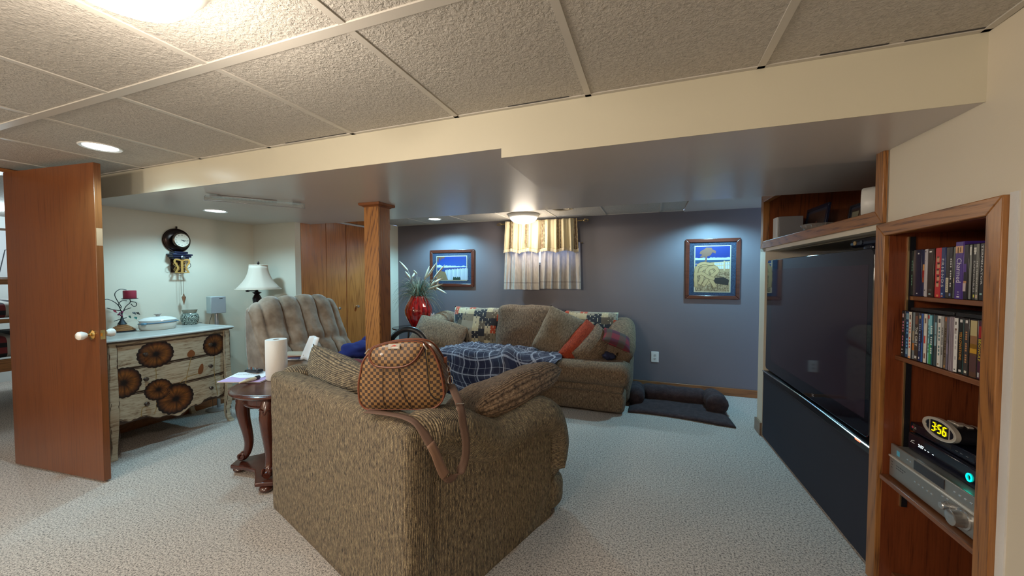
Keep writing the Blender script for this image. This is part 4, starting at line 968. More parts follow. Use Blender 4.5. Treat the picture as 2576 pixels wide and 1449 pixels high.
# local: x forward, y across (+y = away from the camera); the back's top sits near x=-.50
W2 = .41
prof = catmull([(-.56, 0, .70), (-.565, 0, .94), (-.53, 0, 1.075), (-.46, 0, 1.115), (-.39, 0, 1.05), (-.31, 0, .88), (-.21, 0, .72), (-.14, 0, .60), (-.10, 0, .47)], 6)
N = len(prof); P = []
for j in range(81):
    a = -1 + 2 * j / 80; row = []
    edge = max(0, 1 - abs(a) ** 6) ** .5
    for i, p in enumerate(prof):
        t = i / (N - 1); tg = (prof[min(i + 1, N - 1)] - prof[max(i - 1, 0)]).normalized(); nr = V((tg.z * 1, 0, -tg.x)); nr = V((-tg.z, 0, tg.x)) * -1 if False else V((tg.z * -1, 0, tg.x))
        nr = -nr if (p + nr * .01 - V((-.35, 0, .6))).length < (p - V((-.35, 0, .6))).length else nr
        seam_t = .74 - .10 * (1 - a * a) * 0
        if t < seam_t: ph = (a * 2.5 + (t - .3) * .25)
        else: ph = (a * 3 + .5)
        chn = abs(sin(pi * ph)) ** .33
        sd = min(1, abs(t - seam_t) / .05) ** .5
        off = .035 + .058 * (chn if t > .42 else chn * (t / .42) ** 1.2 + (1 - (t / .42) ** 1.2) * .75) * sd + .014 * MN.noise(V((a * 3, t * 6, 2))) - .055
        wrin = .006 * MN.noise(V((a * 12, t * 25, 5)))
        shrink = 1 - .07 * max(0, (.45 - t)) - .12 * max(0, .28 - abs(t - .42)) * 0
        topd = -.05 * (abs(a) ** 4)
        q = p + nr * ((off + wrin) * edge - .05 * (1 - edge))
        q.y = a * W2 * shrink; q.z += topd * (1 - min(1, abs(t - .33) / .5))
        row.append(tuple(q))
    P.append(row)
mb = MB().grid(P, lambda i, j: (i * .01, j * .02)); mb.build('tufted_back', MICRO, rc, smooth=True, ang=180)
mb = MB()
pr = [(-.55, .98), (-.545, .66), (-.50, .44), (-.30, .40), (-.17, .42), (-.20, .54), (-.36, .80), (-.45, 1.0), (-.49, 1.06), (-.53, 1.05)]
mb.at((0, 0, 0), (pi / 2, 0, 0)).prism(pr, -W2 * .985, W2 * .985); mb.build('back_shell', MICRO, rc, bev=.02)
MB().at((.17, .0, .40)).rbox(.56, .56, .20, .07, 8, (0, 0, .04), .006).build('seat_cushion', MICRO, rc, smooth=True, ang=180)
MB().at((.14, .02, .18)).rbox(.56, .64, .26, .03, 4).build('base', MICRO, rc, smooth=True, ang=180)
for sg in (-1, 1):
    MB().at((.10, sg * .34 + .02, .36)).rbox(.62, .15, .54, .07, 10, (.02, .01, .02), .012, seed=sg).build('arm', MICRO, rc, smooth=True, ang=180)
bl = empty('blue_blanket', 'crumpled royal blue fleece blanket thrown over the recliner arm', 'blanket', (-2.50, 2.66, .0))
FL = paint('royal blue fleece', (.012, .022, .16), .95, 200, .4, .25)
def blob(mb, c, d, nz=.03, sc=7, seed=0, n=26, pw=1.):
    P = []
    for i in range(n):
        row = []
        for j in range(n // 2 + 1):
            th = pi * j / (n // 2); ph = 2 * pi * i / n; q = V((sin(th) * cos(ph), sin(th) * sin(ph), cos(th)))
            r_ = 1 + MN.noise(q * 1.6 + V((seed, 0, 0))) * .35 + MN.noise(q * sc * .6 + V((seed, 5, 0))) * nz * 6
            row.append((c[0] + q.x * d[0] * r_, c[1] + q.y * d[1] * r_, c[2] + q.z * d[2] * r_))
        P.append(row)
    return mb.grid(P, lambda i, j: (i * .02, j * .02), cu=True)
mb = blob(MB(), (0, .06, .66), (.13, .16, .07), .03, 8, 3); blob(mb, (.16, .16, .65), (.16, .12, .045), .03, 8, 8)
mb.tube(catmull([(-.02, .16, .66), (0, .19, .73), (.03, .21, .76), (.06, .22, .80)], 5), [.06 - .0035 * k for k in range(16)], 8)
mb.build('fleece_folds', FL, bl, smooth=True, ang=180)
rb = empty('dark_red_cloth', 'dark red cloth bunched under the blue fleece on the recliner', 'cloth', (-2.33, 2.46, 0))
blob(MB(), (0, .02, .57), (.14, .12, .06), .02, 7, 14).build('cloth_folds', paint('dark red fleece', (.16, .018, .018), .95, 200, .4, .2), rb, smooth=True, ang=180)
mg = empty('magazine_pile', 'untidy pile of magazines on the near arm of the recliner', 'magazines', (-2.72, 2.255, .655), .3)
for i, (c, dx, a) in enumerate((((.55, .55, .56), 0, .1), ((.10, .12, .22), .01, -.2), ((.35, .12, .10), -.01, .3), ((.50, .42, .32), .02, .05))):
    MB().at((dx, 0, .006 + i * .011), (0, 0, a)).box(-.10, .10, -.07, .07, 0, .009).build('magazine', cmat(c, .3), mg)
pp = empty('paper_sheet', 'white sheet of paper standing up behind the loveseat arm', 'paper', (-2.535, 2.215, .665), 0)
P = [[(-.075 + .15 * i / 6, .02 * sin(i * .9) + .02 * j / 8 * 2, .185 * j / 8 + .004 * sin(i * 1.7)) for j in range(9)] for i in range(7)]
P = [[(x + z * .35 * (1 if i < 3 else .55), y, z) for (x, y, z) in r] for i, r in enumerate(P)]
MB().grid(P).build('sheet', plain('white paper', (.80, .82, .84), .7), pp, solid=.0015, smooth=True)

# ================= round side table =================
TC = V((-2.36, 1.88, 0))
tb = empty('round_side_table', 'round mahogany side table with carved cabriole legs beside the loveseat', 'table', tuple(TC))
MB().lathe([(.001, .565), (.285, .565), (.300, .570), (.310, .580), (.310, .590), (.302, .597), (.292, .599), (.286, .596), (.001, .597)], 72).build('top', MAHOG, tb, smooth=True, ang=30)
MB().lathe([(.225, .495), (.235, .497), (.238, .505), (.232, .512), (.236, .545), (.246, .556), (.246, .566), (.20, .566)], 72).build('apron', MAHOG, tb, smooth=True, ang=30)
for k in range(4):
    a = R(209.5 + 90.5 * k); ca_, sa_ = cos(a), sin(a)
    mb = MB(); pts, rr = [], []
    for r_, z, w_ in ((.232, .55, .040), (.250, .50, .043), (.262, .44, .042), (.255, .36, .036), (.238, .28, .031), (.228, .20, .027), (.238, .14, .025), (.262, .105, .026), (.285, .095, .022)):
        pts.append((r_ * ca_, r_ * sa_, z)); rr.append(w_)
    q = catmull(pts, 4); rq = [rr[min(i // 4, 8)] * (1 - (i % 4) / 4) + rr[min(i // 4 + 1, 8)] * ((i % 4) / 4) for i in range(len(q))]
    mb.tube(q, rq, 12); lg = mb.build('leg', MAHOG, tb, smooth=True, ang=60)
    mb = MB(); 
    for sg in (-1, 1):
        mb.tube([((.268 + .018 * cos(t)) * ca_ - sg * .022 * sa_, (.268 + .018 * cos(t)) * sa_ + sg * .022 * ca_, .112 + .018 * sin(t)) for t in [2 * pi * i / 14 for i in range(14)]], .008, 6, closed=True)
        for q_ in range(3):   # acanthus carving on the knee
            z = .49 - .035 * q_; r_ = .296 - .004 * q_
            mb.tube(catmull([((r_ - .01) * ca_ - sg * .03 * sa_, (r_ - .01) * sa_ + sg * .03 * ca_, z + .02), (r_ * ca_ - sg * .012 * sa_, r_ * sa_ + sg * .012 * ca_, z + .012), ((r_ + .004) * ca_, (r_ + .004) * sa_, z - .012)], 4), .006, 6)
    mb.build('carving', MAHOG, lg, smooth=True)['kind'] = 'stuff'
    MB().at((.290 * ca_, .290 * sa_, 0)).lathe([(.001, 0), (.018, .001), (.034, .012), (.038, .024), (.032, .038), (.018, .046), (.001, .047)], 24).build('ball_foot', MAHOG, tb, smooth=True)
pts = []
for k in range(4):
    a0 = R(209.5 + 90.5 * k)
    for da, r_ in ((-9, .325), (9, .325), (26, .225), (45, .19), (64, .225)): pts.append((r_ * cos(a0 + R(da)), r_ * sin(a0 + R(da))))
MB().prism(pts, .047, .072).build('lower_shelf', MAHOG, tb, bev=.005)
TT = .5985
nb = empty('spiral_notebook', 'open spiral notebook with lilac page overhanging the round table', 'notebook', (-2.68, 1.865, TT), R(20))
MB().box(-.15, .15, -.105, .105, 0, .006).build('back_pages', plain('white pages', (.78, .78, .80), .7), nb)
B('lilac_page', cmat((.52, .36, .62), .6), nb, -.14, .15, -.115, .045, .0065, .0085)
MB().at((-.03, .06, .010), (.06, -.03, .05)).box(-.13, .13, -.075, .06, 0, .004).build('folded_page', plain('white pages2', (.80, .82, .85), .7), nb)
mb = MB()
for i in range(22): mb.tube([(-.13 + .012 * i, .055 + .006 * cos(t), .010 + .006 * sin(t)) for t in [2 * pi * k / 8 for k in range(8)]], .0008, 4, closed=True)
mb.build('wire_binding', CHROME, nb)['kind'] = 'stuff'
rm = empty('remote_control', 'black remote control lying on the open notebook', 'remote control', (-2.76, 1.955, TT + .016), R(-8))
MB().at((0, 0, .012)).rbox(.17, .05, .022, .010, 6, fn=lambda p: (p.x, p.y * (1.25 - abs(p.x) * 3), p.z + .008 * sin(p.x * 18))).build('remote_body', BLACKP, rm, smooth=True, ang=180)
for i in range(5):
    for j in range(3): MB().at((-.06 + .026 * i, -.013 + .013 * j, .026)).lathe([(.001, -.004), (.004, -.004), (.004, .003), (.001, .004)], 8).build('button', cmat(((.10, .25, .35), (.3, .3, .3), (.2, .06, .05))[(i + j) % 3]), rm)
tu = empty('cream_tube', 'cream squeeze tube with dark cap lying on the lilac page', 'tube', (-2.565, 1.785, TT + .012), R(98))
MB().at((0, 0, .010), (0, pi / 2, 0)).lathe([(.001, -.075), (.004, -.075), (.011, -.03), (.0125, .04), (.008, .048), (.001, .048)], 20, sy=1.25).build('tube_body', cmat((.72, .62, .42), .3), tu, smooth=True)
MB().at((0, 0, .010), (0, pi / 2, 0)).lathe([(.001, .047), (.013, .047), (.013, .075), (.001, .076)], 20).build('cap', BLACKP, tu, smooth=True)
for i in range(4): B('label_print', cmat((.35, .30, .2)), tu, -.03 + .012 * i, -.024 + .012 * i, -.006, .006, .0225, .0232)
pr_ = empty('paper_towel_roll', 'upright roll of white paper towels on the round side table', 'paper towels', (-2.50, 1.935, TT))
s = NT('embossed paper towel', (.80, .79, .76), .9); vv = s.noise(s.co('Object'), 150, 1); s.bump(vv, .4, .002); PT = s.m
MB().lathe([(.021, 0), (.066, 0), (.068, .003), (.068, .277), (.066, .280), (.021, .280)], 48).build('towel_sheets', PT, pr_, smooth=True)
MB().lathe([(.021, .001), (.021, .2795), (.019, .2795), (.019, .001), (.021, .001)], 24).build('card_core', cmat((.35, .26, .17), .8), pr_, smooth=True)
# ================= chenille sofa against the back wall =================
CHEN = chenille('brown chenille', (.275, .175, .105), (.060, .040, .032), (.47, .325, .205), pitch=.0078)
CHEN2 = chenille('grey brown chenille', (.275, .183, .120), (.060, .042, .036), (.46, .335, .225), pitch=.0095, ribs=.6)
CHEN3 = chenille('plain tan chenille', (.32, .238, .155), (.12, .085, .058), (.48, .37, .26), pitch=.006, ribs=.22)
def softbox(c, d, r, mat, par, name, bulge=(0, 0, 0), nz=.006, n=8, rot=(0, 0, 0), seed=0, fn=None, uvrot=False):
    return MB().at(c, rot).rbox(*d, r, n, bulge, nz, seed, fn, uvrot).build(name, mat, par, smooth=True, ang=180)
so = empty('sofa', 'long brown chenille sofa with rolled arms against the grey-blue wall', 'sofa', (-1.46, 4.18, 0))
# local: x across, y towards the wall, origin at sofa centre on the floor
softbox((0, .0, .115), (2.46, 1.00, .20), .05, CHEN, so, 'base', (0, -.0, 0), .004, 14)
softbox((0, .0, .245), (2.44, .98, .085), .03, CHEN, so, 'front_rail', (0, .01, 0), .004, 14)
softbox((-.60, -.06, .378), (1.24, .96, .222), .09, CHEN, so, 'seat_cushion', (0, 0, .012), .008, 12, seed=1)
softbox((.655, -.06, .378), (1.24, .96, .222), .09, CHEN, so, 'seat_cushion', (0, 0, .012), .008, 12, seed=2)
softbox((0, .37, .44), (2.30, .26, .72), .08, CHEN, so, 'back_frame', (0, 0, .01), .008, 12)
for sg in (-1, 1):
    arm = softbox((sg * 1.15, .12, .34), (.22, .78, .60), .07, CHEN, so, 'arm_panel', (.02, 0, 0), .005, 10)
    mb = MB(); P = []
    path = [(.50, .70, .10), (.42, .735, .125), (.25, .73, .14), (.08, .68, .15), (-.08, .62, .155), (-.20, .575, .15), (-.265, .555, .13), (-.295, .55, .09), (-.305, .55, .02)]
    q = catmull([(a, b, c) for a, b, c in path], 5)
    for i, p in enumerate(q):
        row = []
        for k in range(24):
            a = 2 * pi * k / 24; rr = p.z * (1 + .05 * MN.noise(V((i * .25, k * .4, sg)))); row.append((sg * 1.155 + rr * 1.0 * cos(a), p.x, p.y + rr * .88 * sin(a)))
        P.append(row)
    mb.grid(P, lambda i, j: (i * .028, j * .038), cv=True); mb.add(P[0], [tuple(range(24))]); mb.build('arm_roll', CHEN, so, smooth=True, ang=180)
def cushion(label, loc, rot, size, mat, name='throw_pillow', cat='cushion', group=None, seed=0, nz=.014, n=20, fn=None, uvr=False, pinch=.07):
    o = empty(name, label, cat, loc, 0, group, rot=rot)
    MB().pillow(*size, n=n, seed=seed, nz=nz, fn=fn, uvr=uvr, pinch=pinch).build('cushion_cover', mat, o, smooth=True, ang=180, weld=True)
    mb = MB(); w_, h_ = size[0] / 2, size[1] / 2
    return o
# patchwork fabric
s = NT('patchwork print', (.5, .4, .3), .9, Sheen_Weight=.15); c = s.co('UV', (1 / .070, 1 / .080, 1), (.37, .21, 0)); sx, sy, _ = s.sep(c)
fxn = s.math('FLOOR', sx); off = s.math('MULTIPLY', s.n('TexWhiteNoise', noise_dimensions='1D', i_W=fxn).outputs[0], .8); sy2 = s.math('ADD', sy, off); fyn = s.math('FLOOR', sy2)
cell = s.n('CombineXYZ', i_0=fxn, i_1=fyn); wn = s.n('TexWhiteNoise', noise_dimensions='2D', i_Vector=cell.outputs[0]).outputs[0]
colr = s.ramp(wn, [(0, (.52, .43, .28)), (.18, (.22, .17, .11)), (.36, (.30, .25, .18)), (.52, (.022, .022, .030)), (.64, (.42, .065, .025)), (.78, (.50, .40, .24)), (.92, (.12, .09, .06))], 'CONSTANT')
fr_x = s.math('ABSOLUTE', s.math('SUBTRACT', s.math('FRACT', sx), .5)); fr_y = s.math('ABSOLUTE', s.math('SUBTRACT', s.math('FRACT', sy2), .5))
d1 = s.math('MULTIPLY', s.math('LESS_THAN', fr_x, .045), s.math('GREATER_THAN', fr_y, .22)); d2 = s.math('MULTIPLY', s.math('GREATER_THAN', fr_x, .34), s.math('LESS_THAN', fr_y, .03))
dd = s.math('MAXIMUM', d1, s.math('MULTIPLY', d2, s.math('GREATER_THAN', wn, .3)))
dcol = s.mix(s.math('GREATER_THAN', wn, .50), (.02, .02, .03), (.68, .60, .42)); colr = s.mix(s.math('MULTIPLY', dd, s.math('LESS_THAN', s.n('TexWhiteNoise', noise_dimensions='2D', i_Vector=s.n('VectorMath', operation='ADD', i_0=cell.outputs[0], i_1=(7, 3, 0)).outputs[0]).outputs[0], .7)), colr, dcol)
s.col(s.mix(.25, colr, s.mix(1., colr, s.ramp(s.noise(s.co('UV'), 260, 2), [(.3, (.6, .6, .6)), (.7, (1.1, 1.1, 1.1))]), 'MULTIPLY'))); s.bump(s.noise(s.co('UV'), 300, 2), .3, .002); PATCH = s.m
# behind: back cushions. x, y in world
cushion('square patchwork cushion in cream, rust, tan and black at the left of the sofa back', (-2.05, 4.30, .69), (R(-14), 0, R(2)), (.68, .50, .18), PATCH, 'patchwork_cushion', seed=1, pinch=.03)
cushion('patchwork cushion standing behind the tilted pillow at the right of the sofa back', (-.66, 4.36, .675), (R(-12), 0, R(-3)), (.62, .50, .18), PATCH, 'patchwork_cushion', seed=8, pinch=.03)
o = empty('back_cushion', 'large plain brown chenille back cushion in the middle of the sofa', 'cushion', (-1.385, 4.285, .685), rot=(R(-13), 0, 0))
MB().rbox(.72, .24, .55, .055, 14, (.01, .05, .02), .014, seed=4).build('cushion_cover', CHEN2, o, smooth=True, ang=180)
cushion('long gold-brown chenille pillow leaning on the left arm of the sofa', (-2.42, 3.99, .61), (R(-48), R(14), R(14)), (.64, .46, .24), CHEN, 'throw_pillow', seed=5, pinch=.03, uvr=False)
cushion('big tan-grey pillow tilted forward in the middle right of the sofa', (-.945, 4.02, .70), (R(-16), R(24), R(6)), (.42, .50, .22), CHEN3, 'throw_pillow', seed=6, pinch=.02)
cushion('rust-red pillow squeezed edgewise between the tan and brown pillows', (-.715, 3.96, .63), (R(-18), R(44), R(20)), (.19, .50, .22), chenille('rust velvet', (.42, .055, .018), (.20, .02, .01), (.55, .10, .04), ribs=.1), 'throw_pillow', seed=9, pinch=-.04)
cushion('small plump brown ribbed pillow in front of the right sofa arm', (-.555, 3.96, .580), (R(-25), R(46), R(14)), (.30, .46, .25), CHEN2, 'throw_pillow', seed=11, pinch=.02)
s = NT('red black plaid flannel', (.3, .05, .05), .9); c = s.co('UV'); cx = s.sep(c)
a = s.math('GREATER_THAN', s.math('SINE', s.math('MULTIPLY', cx[0], 48.)), .1); b = s.math('GREATER_THAN', s.math('SINE', s.math('MULTIPLY', cx[1], 48.)), .1)
s.col(s.mix(s.math('MULTIPLY', a, .6), s.mix(s.math('MULTIPLY', b, .6), (.22, .02, .03), (.02, .02, .04)), (.06, .07, .04))); REDP = s.m
cushion('red and navy plaid pillow perched on the right sofa arm', (-.325, 3.93, .685), (R(-64), R(24), R(14)), (.30, .24, .12), REDP, 'throw_pillow', seed=13, pinch=.10)

# navy plaid blanket over the seat
s = NT('navy plaid flannel', (.02, .02, .06), .95, Sheen_Weight=.15); c = s.co('UV'); cx = s.sep(c)
def lines(ax, period, w, ofs=0.):
    f = s.math('FRACT', s.math('MULTIPLY_ADD', cx[ax], 1 / period, ofs)); return s.math('LESS_THAN', s.math('ABSOLUTE', s.math('SUBTRACT', f, .5)), w)
g = s.math('MAXIMUM', lines(0, .15, .045), lines(1, .15, .045)); th = s.math('MAXIMUM', s.math('MAXIMUM', lines(0, .17, .008, .56), lines(0, .17, .008, .50 + .44)), s.math('MAXIMUM', lines(1, .17, .008, .56), lines(1, .17, .008, .94)))
wd = s.math('MAXIMUM', lines(0, .17, .16, .5), lines(1, .17, .16, .5))
base = s.mix(s.math('MULTIPLY', wd, .5), (.012, .012, .040), (.05, .05, .085)); fz = s.noise(s.co('UV'), 240, 2)
base = s.mix(s.math('MULTIPLY', g, s.math('MULTIPLY_ADD', s.noise(s.co('UV'), 30, 3, .7), 1.1, 0.05)), base, (.46, .46, .54)); base = s.mix(s.math('MULTIPLY', th, .55), base, (.60, .63, .72))
s.col(base); s.bump(fz, .4, .003); PLAID = s.m
bk = empty('plaid_blanket', 'navy and white plaid flannel blanket draped over the sofa seat', 'blanket', (-1.60, 3.9, 0))
path = catmull([(4.13, .500), (4.02, .497), (3.88, .500), (3.74, .500), (3.650, .478), (3.607, .41), (3.598, .34), (3.604, .24), (3.600, .14), (3.606, .055)], 7)
path = [V((0, a[0], a[1])) for a in [(p.x, p.y) for p in [V((q[0], q[1], 0)) for q in path]]]
Lp = [0]
for i in range(1, len(path)): Lp.append(Lp[-1] + (path[i] - path[i - 1]).length)
NX = 110; P = []
for j in range(NX + 1):
    u = j / NX; row = []
    for i, p in enumerate(path):
        t = Lp[i] / Lp[-1]; tg = (path[min(i + 1, len(path) - 1)] - path[max(i - 1, 0)]).normalized(); nr = V((0, tg.z, -tg.y)); nr = nr if nr.z > -.2 and (nr.y < 0 or nr.z > .5) else -nr
        x = -2.20 + 1.31 * u + .03 * sin(t * 7 + u * 3) + .10 * t * (u - .5) * .5
        front = min(1, max(0, (t - .36) / .2))
        if u > .80: tcut = 1 - (u - .80) / .20 * .45
        else: tcut = 1
        fold = .022 * (sin(u * 26 + 1.5 * sin(u * 7)) * .5 + .5) * front * (1 + .8 * t)
        big = .055 * exp(-((u - .63) / .05) ** 2) * (t > .2) * min(1, max(0, t - .2) * 3)
        wr = (.032 * abs(MN.noise(V((x * 8, t * 9, 3)))) + .026 * abs(MN.noise(V((x * 24, t * 30, 8))))) * (1 - front * .7)
        q = p + nr * (.012 + fold + big + wr); q.x = x
        if tcut < 1:
            # the right-hand corner is pulled up: compress the fall
            tt = t * tcut; k = 0
            while k < len(Lp) - 2 and Lp[k + 1] / Lp[-1] < tt: k += 1
            pp_ = path[k].lerp(path[k + 1], (tt * Lp[-1] - Lp[k]) / max(1e-6, Lp[k + 1] - Lp[k])); q = pp_ + nr * (.012 + fold + wr); q.x = x
        row.append(tuple(q - V((-1.60, 3.9, 0))))
    P.append(row)
MB().grid(P, lambda i, j: (1.36 * i / NX + .02 * sin(j * .3), Lp[min(j, len(Lp) - 1)] + .02 * sin(i * .12))).build('blanket_cloth', PLAID, bk, smooth=True, ang=180, solid=.004)
o = empty('navy_garment', 'dark navy garment bunched under the plaid pillow on the right arm', 'clothing', (-.40, 3.90, .53))
blob(MB(), (0, 0, 0), (.07, .12, .035), .03, 7, 21).build('garment_folds', paint('dark navy cloth', (.012, .014, .045), .95, 200, .3, .2), o, smooth=True, ang=180)
# ================= loveseat in the foreground =================
LA = V((-2.042, 1.529, 0)); LR = atan2(-.32, .947)
ML = Matrix.Translation(LA) @ Matrix.Rotation(LR, 4, 'Z')
lv = empty('loveseat', 'brown ribbed chenille loveseat seen from behind in the foreground', 'sofa', tuple(LA), LR)
CH1 = chenille('near brown chenille', (.295, .230, .150), (.040, .035, .034), (.56, .46, .29), pitch=.0078, ribs=.85)
LH = .785
def backfn(p): return p
# back: flat outer face, rolled top edge
MB().at((.655, .19, .40)).rbox(1.10, .16, .50, .06, 8, (0, .01, .01), .008, seed=9).build('inner_back', CH1, lv, smooth=True, ang=180)
mb = MB().at((.655, .065, LH / 2 - .01)).rbox(1.31, .13, LH + .015, .040, 26, (0, 0, .006), .0035, seed=2)
mb.build('back', CH1, lv, smooth=True, ang=180)
mb = MB().at((.655, .60, .15)).rbox(1.18, .98, .26, .05, 8, (0, .02, 0), .004).build('base', CH1, lv, smooth=True, ang=180)
MB().at((.655, .68, .36)).rbox(.92, .86, .20, .08, 8, (0, .02, .03), .006, seed=5).build('seat_cushion', CH1, lv, smooth=True, ang=180)
MB().at((.655, 1.05, .33)).rbox(1.14, .16, .26, .075, 8, (0, .02, 0), .006, seed=6).build('seat_front_roll', CH1, lv, smooth=True, ang=180)
for sx, s1 in ((1.235, 1), (.075, -1)):
    # outer side panel
    mb = MB().at((sx + s1 * .0, .48, .27)).rbox(.13, .95, .56, .02, 22, (0, 0, 0), .003, seed=3).build('side_panel', CH1, lv, smooth=True, ang=180)
    MB().at((sx - s1 * .001, .20, .47)).rbox(.126, .36, .36, .02, 10, (0, 0, 0), .003, seed=4).build('side_panel_top', CH1, lv, smooth=True, ang=180)
    mb = MB(); P = []
    #        y     ztop   zbot
    pr = [(.02, .792, .665), (.15, .792, .655), (.25, .778, .61), (.34, .728, .552), (.45, .672, .498), (.57, .655, .497), (.70, .662, .510), (.82, .668, .505), (.90, .655, .480)]
    q = [V((0, y, (a + b) / 2)) for y, a, b in pr]; rr = [(a - b) / 2 + .014 for y, a, b in pr]
    q[0].y = .10; q = [V((0, .035, .722)), V((0, .065, .724))] + q; rr = [.02, .062] + rr
    q += [V((0, .975, .525)), V((0, 1.02, .43)), V((0, 1.015, .33)), V((0, .985, .24)), V((0, .96, .20))]; rr += [.092, .082, .074, .055, .02]
    qq = catmull(q, 6); rq = []
    for i in range(len(qq)):
        k = i / 6; a = int(k); b = min(a + 1, len(rr) - 1); rq.append(rr[min(a, len(rr) - 1)] * (1 - (k - a)) + rr[b] * (k - a))
    L_ = [0]
    for i in range(1, len(qq)): L_.append(L_[-1] + (qq[i] - qq[i - 1]).length)
    for i, p in enumerate(qq):
        t = (qq[min(i + 1, len(qq) - 1)] - qq[max(i - 1, 0)]).normalized(); up = V((0, -t.z, t.y)); row = []
        for k in range(28):
            a = 2 * pi * k / 28; r_ = rq[i]; wx = (r_ * 1.2 if i < 14 else max(.105, r_ * 1.15)) if i < len(qq) - 8 else r_ * 1.25
            wob = 1 + .05 * MN.noise(V((L_[i] * 9, k * .5, s1)))
            row.append(tuple(p + V((sx + s1 * .012, 0, 0)) + V((cos(a) * wx * wob, 0, 0)) + up * sin(a) * r_ * wob))
        P.append(row)
    mb.grid(P, lambda i, j: (L_[min(i, len(L_) - 1)], j * .03), cv=True); mb.add(P[0], [tuple(range(28))]); mb.add(P[-1], [tuple(range(28))])
    mb.build('arm_roll', CH1, lv, smooth=True, ang=180)
    MB().at((sx - s1 * .01, 1.0, .115)).rbox(.19, .17, .21, .07, 6, (0, .01, 0), .005).build('arm_foot', CH1, lv, smooth=True, ang=180)
# loose pillows on it
Lw = lambda x, y, z: tuple(ML @ V((x, y, z)))
o = empty('back_pillow', 'plump ribbed brown pillow inside the left end of the loveseat', 'cushion', Lw(.325, .285, .62), rot=(R(10), R(5), LR + R(-2)))
MB().pillow(.72, .52, .30, 22, .03, .012, 31, uvr=True).build('cushion_cover', CH1, o, smooth=True, ang=180, weld=True)
o = empty('arm_pillow', 'long ribbed brown pillow lying along the near arm of the loveseat', 'cushion', Lw(1.12, .79, .712), rot=(0, 0, 0))
o.rotation_euler = (R(76), R(-2), LR + R(94)); 
def bol(p):
    k = 1 - abs(p.x / .44) ** 2 * .25; return V((p.x, p.y * (1.0), p.z * k))
MB().pillow(.80, .31, .17, 24, .03, .014, 33, p=5.5, fn=bol, uvr=True).build('cushion_cover', CHEN2, o, smooth=True, ang=180, weld=True)
B('maker_tag', plain('tan tag', (.45, .30, .22), .8), o, -.39, -.365, -.070, -.064, -.04, .0)

# ================= chequered travel bag =================
bo = V((-1.081, 1.186, .796)); ba = atan2(.345, .938)
bg_ = empty('travel_bag', 'brown chequered travel bag with leather piping standing on the loveseat corner', 'bag', tuple(bo + V((0, 0, 0))), ba)
s = NT('brown chequered canvas', (.3, .16, .06), .42, Coat_Weight=.15); c = s.co('UV', (1 / .0245, 1 / .0245, 1)); ckr = s.n('TexChecker', i_Vector=c, i_Scale=2.).outputs[1]
wv = s.noise(s.co('UV'), 900, 1); col_ = s.mix(ckr, (.050, .026, .018), (.30, .165, .062)); s.col(s.mix(.25, col_, s.mix(1., col_, s.ramp(wv, [(.3, (.5, .5, .5)), (.7, (1.3, 1.3, 1.3))]), 'MULTIPLY'))); s.bump(wv, .25, .001); CHK = s.m
LEA = paint('tan leather piping', (.20, .060, .030), .4, 200, .1, .15); DLE = plain('dark zip tape', (.020, .013, .012), .7)
zb = -.782
sil = [(.012, .800), (-.001, .830), (-.003, .888), (.004, .93), (.014, .979), (.034, 1.012), (.068, 1.040), (.126, 1.058), (.195, 1.065), (.250, 1.060), (.280, 1.038), (.300, 1.0), (.315, .955), (.328, .888), (.329, .835), (.306, .802), (.270, .788), (.189, .783), (.10, .782), (.04, .784)]
sil = [(q.x, q.y + zb) for q in catmull([(a, b, 0) for a, b in sil], 4, True)]
cxm, czm = .165, .13
D = .165; P = []
for d, k in ((.0, .0), (.0, .35), (-.004, .6), (-.004, .8), (.0, .93), (.004, 1.0), (.04, 1.012), (D * .5, 1.015), (D - .04, 1.012), (D - .004, 1.), (D, .9), (D + .004, .5), (D + .004, 0)):
    yb = -.022 * (1 - k ** 2) if d < .03 else (.015 * (1 - k ** 2) if d > D - .03 else 0)
    P.append([(cxm + (x - cxm) * k, (d + yb) * (1 - .55 * max(0, min(1, (z - .12) / .16)) * (d > .02)), max(.001, (czm + (z - czm) * k) * .955)) for x, z in sil])
mb = MB(); n_ = len(sil); Ls = [0]
for i in range(n_): Ls.append(Ls[-1] + math.hypot(sil[(i + 1) % n_][0] - sil[i][0], sil[(i + 1) % n_][1] - sil[i][1]))
mb.grid(P[:7], lambda i, j: (P[min(i, 6)][j % n_][0], P[min(i, 6)][j % n_][2]), cv=True)
mb.grid(P[6:], lambda i, j: (Ls[j], .3 + i * .03), cv=True)
mb.build('bag_body', CHK, bg_, smooth=True, ang=50)
for d in (.003, D - .003): MB().tube([(x + (x - cxm) * .012, d * (1 - .55 * max(0, min(1, (z - .12) / .16)) * (d > .02)), max(.004, (z + (z - czm) * .012) * .957)) for x, z in sil], .0038, 8, closed=True).build('leather_piping', LEA, bg_, smooth=True)
MB().tube([(x + (x - cxm) * .016, .035 * (1 - .5 * max(0, min(1, (z - .12) / .16))), max(.002, (z + (z - czm) * .016) * .957)) for x, z in sil], .0022, 6, closed=True).build('zip_seam', LEA, bg_, smooth=True)
def yfront(x, z):
    # depth of the bulging front face
    k = 0
    for i in range(0, n_, 2):
        pass
    r_ = max(abs(x - cxm) / .168, abs(z - czm) / .145); return -.026 * (1 - min(1, r_) ** 2) - .001
def ftube(pts, r_, name, mat, off=0., closed=False):
    q = catmull([(x, 0, z + zb) for x, z in pts], 6, closed); return MB().tube([(p.x, yfront(p.x, p.z) - off, p.z) for p in q], r_, 6, closed=closed).build(name, mat, bg_, smooth=True)
ftube([(.103, .965), (.100, .90), (.100, .84), (.106, .792)], .0011, 'dart_seam', DLE); ftube([(.163, .965), (.170, .90), (.186, .84), (.212, .79)], .0014, 'dart_seam', DLE)
